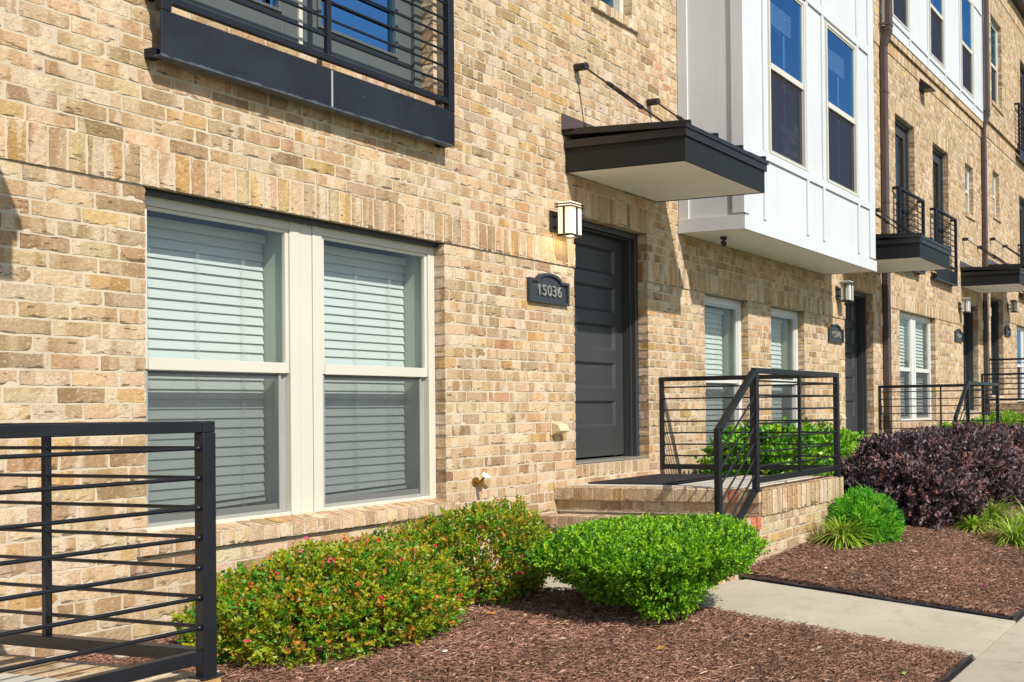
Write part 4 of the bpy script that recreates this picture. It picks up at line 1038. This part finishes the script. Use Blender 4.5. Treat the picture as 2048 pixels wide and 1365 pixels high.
def shrub(name, c, rad, nshoot, nl, leafL, leafW, pal, probs, label, cat, group=None, mat='leaf', flat=1., amp=.06, updir=.5, seed=1, blossoms=0, stemcol=True, shell=.72, bottom=-.55, shootL=.07, spread=.9, dead=0, power=2.6, extra=(), low=None, lowp=1.5, spikes=0, spl=.16):
    o = tag(empty(name, (c[0], c[1], float(gz(c[0], c[1])))), label, cat, group)
    loc = np.array(o.location)
    blobs = [(np.array(c, float), np.array(rad, float), 1.)]+[(np.array(e[0], float), np.array(e[1], float), e[2]) for e in extra]
    PP, DD = [], []
    for bc, br, wt in blobs:
        ns = int(nshoot*wt)
        u = RNG.normal(0, 1, (ns*3, 3)); u /= np.linalg.norm(u, axis=1)[:, None]; u = u[u[:, 2] > bottom][:ns]
        # superellipsoid: flatter clipped top
        sup = (np.abs(u[:, 0])**power+np.abs(u[:, 1])**power+np.abs(u[:, 2])**power)**(-1/power)
        rr = (shell+(1-shell)*RNG.random(len(u))**.55)*(1+lump(u*1.0, seed, amp)); rr = rr*(1+(RNG.random(len(u)) < .04)*RNG.uniform(0, .10, len(u)))
        if low:
            dn = u[:, 2] < 0; s2 = (np.hypot(u[:, 0], u[:, 1])**lowp+np.abs(u[:, 2])**lowp)**(-1/lowp); sup = np.where(dn, s2, sup)
        brr = np.where((u[:, 2] < 0)[:, None], br*np.array([1, 1, low or 1.]), br)
        p = bc+u*sup[:, None]*rr[:, None]*brr; dd = u/br; dd /= np.linalg.norm(dd, axis=1)[:, None]
        PP.append(p); DD.append(dd)
    P = np.concatenate(PP); Dn = np.concatenate(DD)
    D = Dn+np.array([0, 0, updir])+RNG.normal(0, .45, P.shape); D /= np.linalg.norm(D, axis=1)[:, None]
    P = P[:]; g = gz(P[:, 0], P[:, 1]); keep = (P[:, 2] > g+.015) & (P[:, 1] < -.03); P, D, Dn = P[keep], D[keep], Dn[keep]
    ns = len(P)
    # each shoot has nl leaves along it
    t = (np.tile(np.arange(nl), ns)+.5)/nl; Pi = np.repeat(P, nl, 0); Di = np.repeat(D, nl, 0)
    ctr = Pi+Di*(t*shootL)[:, None]; ld = Di*(.35+.5*t[:, None])+RNG.normal(0, spread*.6, ctr.shape)+np.array([0, 0, .12])
    pal = np.array(pal); shootc = RNG.choice(len(pal), ns, p=np.array(probs)/sum(probs)); cl = pal[np.repeat(shootc, nl)]
    cl = cl*RNG.uniform(.75, 1.25, len(cl))[:, None]
    k = len(ctr); Ls = leafL*RNG.uniform(.65, 1.2, k); Ws = leafW*RNG.uniform(.75, 1.2, k)
    V, T, CC = leaves(ctr, ld, Ls, Ws, cl)
    FV, FT, FC = V, T, CC
    if spikes:
        top = np.where(Dn[:, 2] > .35)[0]; ci_ = RNG.choice(top, spikes); SP, SD, SC = [], [], []
        for j in ci_:
            ax = Dn[j]*.5+np.array([0, 0, .8])+RNG.normal(0, .3, 3); ax /= np.linalg.norm(ax); ln = spl*RNG.uniform(.5, 1.3); q = max(5, int(ln/leafL*2.2))
            for z in range(q):
                tt = (z+.5)/q; SP.append(P[j]+ax*ln*tt); SD.append(ax*.6+RNG.normal(0, .45, 3)); SC.append(pal[min(3, len(pal)-1)]*RNG.uniform(.7, 1.15) if tt > .6 else pal[1]*RNG.uniform(.8, 1.2))
        SP = np.array(SP); kk = len(SP); V, T, CC = leaves(SP, np.array(SD), leafL*RNG.uniform(.5, .9, kk), leafW*RNG.uniform(.6, 1, kk), np.array(SC)); FT = np.concatenate([FT, T+len(FV)]); FV = np.concatenate([FV, V]); FC = np.concatenate([FC, CC])
    np_mesh('foliage', FV-loc, FT, FC, mat, o)
    # stems
    m = MB(); base = Vector((0, 0, -.03))
    for i in range(46):
        j = RNG.integers(0, ns); q = Vector(P[j]-loc); q2 = q*.92
        mid = Vector((q.x*.45, q.y*.45, q.z*.42+.02)); b0 = Vector((random.uniform(-.05, .05), random.uniform(-.04, .04), -.03))
        m.rod(b0, mid, .007, .004, n=5, cap=False); m.rod(mid, q2, .004, .0015, n=5, cap=False)
    m.build('stem', 'bark', o)
    if blossoms:
        top = np.where((Dn[:, 2] > -.25))[0]; cidx = RNG.choice(top, blossoms//4); pts = []; cols = []; nv = []
        for j in cidx:
            for q in range(RNG.integers(1, 5)):
                c0 = P[j]+D[j]*(shootL+.012)+RNG.normal(0, .022, 3); ax = D[j]+RNG.normal(0, .5, 3); kk = 5
                col = np.array([(.85, .07, .12), (.75, .10, .05), (.80, .28, .10), (.85, .12, .22)][RNG.integers(0, 4)])
                for z in range(kk):
                    pts.append(c0); nv.append(ax*.5+RNG.normal(0, .6, 3)); cols.append(col)
        V, T, CC = leaves(np.array(pts), np.array(nv), np.full(len(pts), .018), np.full(len(pts), .0075), np.array(cols)); np_mesh('blossoms', V-loc, T, CC, 'petal', o)
    return o
BOX = [(.15, .36, .010), (.24, .48, .013), (.07, .22, .008), (.40, .58, .025), (.03, .10, .006)]
shrub('boxwood_shrub', (5.05, -1.99, .60), (.58, .60, .175), 10500, 8, .0180, .0078, BOX, [30, 28, 20, 14, 8], 'bright green clipped boxwood overhanging the concrete path', 'shrub', amp=.055, seed=3, shell=.66, bottom=-.85, shootL=.05, low=1.8, lowp=1.22, power=2.9,
      extra=(((4.84, -2.26, .44), (.24, .20, .10), .07), ((5.40, -1.85, .57), (.34, .40, .16), .12)))
AZ = [(.27, .34, .014), (.38, .40, .015), (.13, .25, .012), (.50, .24, .03), (.07, .13, .010), (.09, .32, .02)]
shrub('azalea_shrub', (3.84, -1.02, .47), (.54, .48, .31), 4400, 7, .026, .0085, AZ, [30, 22, 16, 13, 9, 10], 'wide low azalea with scattered pink blossoms under the double window', 'shrub', 'azaleas under the window', spikes=60, spl=.06, amp=.10, seed=8, shell=.62, power=2.0, blossoms=230, bottom=-.8, shootL=.05,
      extra=(((3.78, -.62, .46), (.36, .36, .22), .28), ((4.05, -1.15, .46), (.34, .28, .22), .2), ((4.0, -.7, .54), (.34, .34, .18), .2)))
shrub('azalea_shrub', (4.90, -.84, .53), (.42, .42, .33), 3300, 7, .025, .0082, AZ, [30, 20, 20, 10, 10, 10], 'smaller olive azalea between the wider azalea and the steps', 'shrub', 'azaleas under the window', spikes=40, spl=.06, amp=.10, seed=12, shell=.62, power=2.0, blossoms=60, bottom=-.85, shootL=.05,
      extra=(((4.62, -.58, .56), (.28, .30, .22), .25),))
EU = [(.13, .36, .014), (.22, .46, .018), (.05, .18, .01), (.36, .52, .03), (.025, .09, .01)]
shrub('evergreen_shrub', (8.78, -.78, .84), (.66, .52, .50), 2400, 6, .052, .019, EU, [28, 26, 22, 12, 12], 'glossy bright green shrub behind the railing, left one nearest the door', 'shrub', 'glossy green shrubs between the porches', spikes=30, spl=.12, amp=.14, seed=21, shell=.55, bottom=-.9, shootL=.09, power=2)
shrub('evergreen_shrub', (10.0, -.78, .70), (.60, .48, .42), 1900, 6, .050, .018, EU, [28, 30, 18, 16, 8], 'glossy green shrub right of the first one, behind the railing corner', 'shrub', 'glossy green shrubs between the porches', spikes=30, spl=.12, amp=.14, seed=22, shell=.55, bottom=-.9, shootL=.09, power=2)
shrub('evergreen_shrub', (11.15, -.60, .66), (.36, .36, .44), 700, 6, .045, .016, EU, [18, 34, 10, 30, 8], 'yellow green shrub tips showing above the purple shrub by the second door', 'shrub', 'glossy green shrubs between the porches', spikes=30, spl=.12, amp=.14, seed=23, shell=.55, bottom=-.9, shootL=.09, power=2)
PU = [(.155, .095, .11), (.10, .064, .076), (.21, .115, .12), (.28, .12, .11), (.04, .026, .032)]
shrub('purple_shrub', (10.05, -2.0, .72), (1.02, .90, .47), 4600, 7, .066, .021, PU, [30, 26, 20, 8, 16], 'dark purple leaved shrub right of the brick porch', 'shrub', 'purple leaved shrubs', mat='purple', spikes=45, amp=.12, seed=31, shell=.5, power=2.1, bottom=-.9, shootL=.09,
      extra=(((9.25, -2.1, .60), (.50, .60, .36), .3),))
shrub('purple_shrub', (12.0, -2.25, .70), (1.1, .95, .42), 4200, 7, .058, .019, PU, [26, 22, 28, 14, 10], 'reddish purple shrub at the right photo edge, behind the nearer purple one', 'shrub', 'purple leaved shrubs', mat='purple', spikes=60, amp=.13, power=2.1, seed=33, shell=.6, bottom=-.9, shootL=.09)
YG = [(.20, .36, .02), (.28, .42, .03), (.12, .28, .02)]
shrub('lime_shrub', (14.6, -1.1, .84), (.9, .5, .36), 1500, 6, .05, .018, YG, [40, 30, 30], 'lime green shrub beyond the purple shrubs, near the third window', 'shrub', 'lime green shrubs far down the row', amp=.1, seed=41, shell=.55, bottom=-.9, shootL=.09)
shrub('lime_shrub', (16.6, -1.1, .94), (.9, .5, .36), 1500, 6, .05, .018, YG, [30, 40, 30], 'lime green shrub farther off, right of the first lime one', 'shrub', 'lime green shrubs far down the row', amp=.1, seed=42, shell=.55, bottom=-.9, shootL=.09)
# fine feathery dwarf conifer
FE = [(.10, .40, .02), (.19, .50, .03), (.34, .60, .05), (.03, .17, .012)]
shrub('dwarf_conifer', (7.98, -2.16, .45), (.26, .23, .20), 2000, 9, .060, .0048, FE, [35, 30, 20, 15], 'round feathery emerald shrub beside the brick porch corner', 'shrub', amp=.13, seed=51, shell=.35, bottom=-.6, shootL=.05, updir=.25, spread=.75, power=2.2)
# strap-leaved grass clumps
def grass(c, r, h, n, label, pal, seed, wid=.0055):
    rr = np.random.default_rng(seed); z0 = float(gz(c[0], c[1])); o = tag(empty('lilyturf_clump', (c[0], c[1], z0)), label, 'grass clump', 'strap leaved lilyturf clumps')
    V = []; F = []; CC = []; k = 0
    for i in range(n):
        a = rr.uniform(0, 2*math.pi); el = rr.uniform(.45, 1.5); L_ = rr.uniform(.7, 1.15)*r*1.25; b = np.array([math.cos(a)*r*.12*rr.random(), math.sin(a)*r*.12*rr.random(), 0]); dirh = np.array([math.cos(a), math.sin(a), 0]); e = np.array([-math.sin(a), math.cos(a), 0])
        col = np.array(pal[rr.integers(0, len(pal))])*rr.uniform(.8, 1.2); p = b.copy(); ang = el; st = 7
        for s_ in range(st+1):
            wv = wid*(1-.9*(s_/st)**2)*(1 if s_ else .6); V += [p+e*wv, p-e*wv]; 
            cc = col*(.8+.4*s_/st); CC += [cc, cc]
            p = p+(dirh*math.cos(ang)+np.array([0, 0, 1])*math.sin(ang))*L_/st; ang -= rr.uniform(.12, .34)
            if p[2] < .004: p[2] = .004
        for s_ in range(st): F.append([k+2*s_, k+2*s_+1, k+2*s_+3, k+2*s_+2])
        k += 2*(st+1)
    np_mesh('blades', np.array(V), np.array(F), np.array(CC), 'leaf', o); return o
GP = [(.24, .42, .02), (.36, .52, .03), (.42, .50, .08), (.12, .26, .02), (.45, .40, .14)]
grass((7.56, -2.12), .29, .2, 380, 'spiky yellow green lilyturf clump against the porch brick', GP, 1, .0075)
grass((9.72, -2.82), .36, .2, 260, 'lilyturf clump at the foot of the nearer purple shrub', GP, 2, .008)
grass((9.25, -2.78), .24, .2, 150, 'small lilyturf tuft in front of the purple shrub, left of the larger one', GP, 3, .008)
grass((8.92, -3.28), .32, .2, 240, 'lilyturf clump at the right photo edge, nearest the path', GP, 4, .008)
grass((9.8, -3.22), .36, .2, 260, 'lilyturf clump at the right photo edge, behind the nearest one', GP, 5, .008)
# litter: dry leaf flakes, petals and twigs too many to count
k = 420; lx = np.concatenate([RNG.uniform(2.7, 5.2, k//2), RNG.uniform(6.35, 10, k//2)]); ly = np.concatenate([RNG.uniform(-3.9, -.3, k//2), RNG.uniform(-3.9, -1.9, k//2)])
lp = np.stack([lx, ly, gz(lx, ly)+.022], -1); ld_ = RNG.normal(0, 1, (k, 3)); ld_[:, 2] *= .2
lc = np.array([(.50, .33, .16), (.60, .46, .30), (.42, .22, .10), (.55, .40, .33), (.30, .34, .10)])[RNG.choice(5, k, p=[.3, .3, .2, .12, .08])]
V1, T1, C1 = leaves(lp, ld_, RNG.uniform(.012, .042, k), RNG.uniform(.0022, .011, k), lc, fold=.15)
tag(np_mesh('leaf_litter', V1, T1, C1, 'petal'), 'thin scatter of dry leaf flakes and twigs over the mulch', 'litter', kind='stuff')
# stray things on the mulch
def dead_leaf(x, y, s, col, label, rot):
    z = float(gz(x, y))+.02; m = []; n = 9
    V = [(0, 0, .006)]
    for i in range(n):
        a = 2*math.pi*i/n; r = s*(1+.35*math.sin(3*a)+random.uniform(-.12, .12)); V.append((r*math.cos(a), r*.7*math.sin(a), random.uniform(.0, .018)))
    F = np.array([[0, i+1, (i+1) % n+1] for i in range(n)])
    o = np_mesh('fallen_leaf', np.array(V), F, np.tile(col, (n+1, 1)), 'petal'); o.location = (x, y, z); o.rotation_euler = (0, .1, rot)
    return tag(o, label, 'leaf', 'fallen leaves and petals on the mulch')
dead_leaf(4.45, -1.36, .035, (.62, .30, .06), 'orange dry leaf on the mulch before the azaleas', .4)
dead_leaf(4.35, -2.55, .026, (.60, .33, .08), 'tan dry leaf in the near mulch below the boxwood', 1.9)
dead_leaf(6.92, -3.57, .030, (.55, .04, .30), 'magenta fallen petal on the far mulch bed', .8)
dead_leaf(4.15, -1.35, .026, (.45, .34, .24), 'pale brown dry leaf beside the wide azalea', 2.7)
def stone(x, y, s, label):
    import bmesh
    bm = bmesh.new(); bmesh.ops.create_icosphere(bm, subdivisions=3, radius=s)
    for v in bm.verts: v.co *= 1+.12*math.sin(v.co.x*90)*math.cos(v.co.y*70); v.co.z *= .4; v.co.y *= .7
    me = bpy.data.meshes.new('stone'); bm.to_mesh(me); bm.free(); me.polygons.foreach_set('use_smooth', [True]*len(me.polygons))
    o = link('stone', me, 'stone'); o.location = (x, y, float(gz(x, y))+.02); return tag(o, label, 'stone')
stone(3.29, -.30, .075, 'pale flat stone on the mulch behind the near railing')
stone(3.75, -1.75, .016, 'small pale pebble on the mulch before the wide azalea')
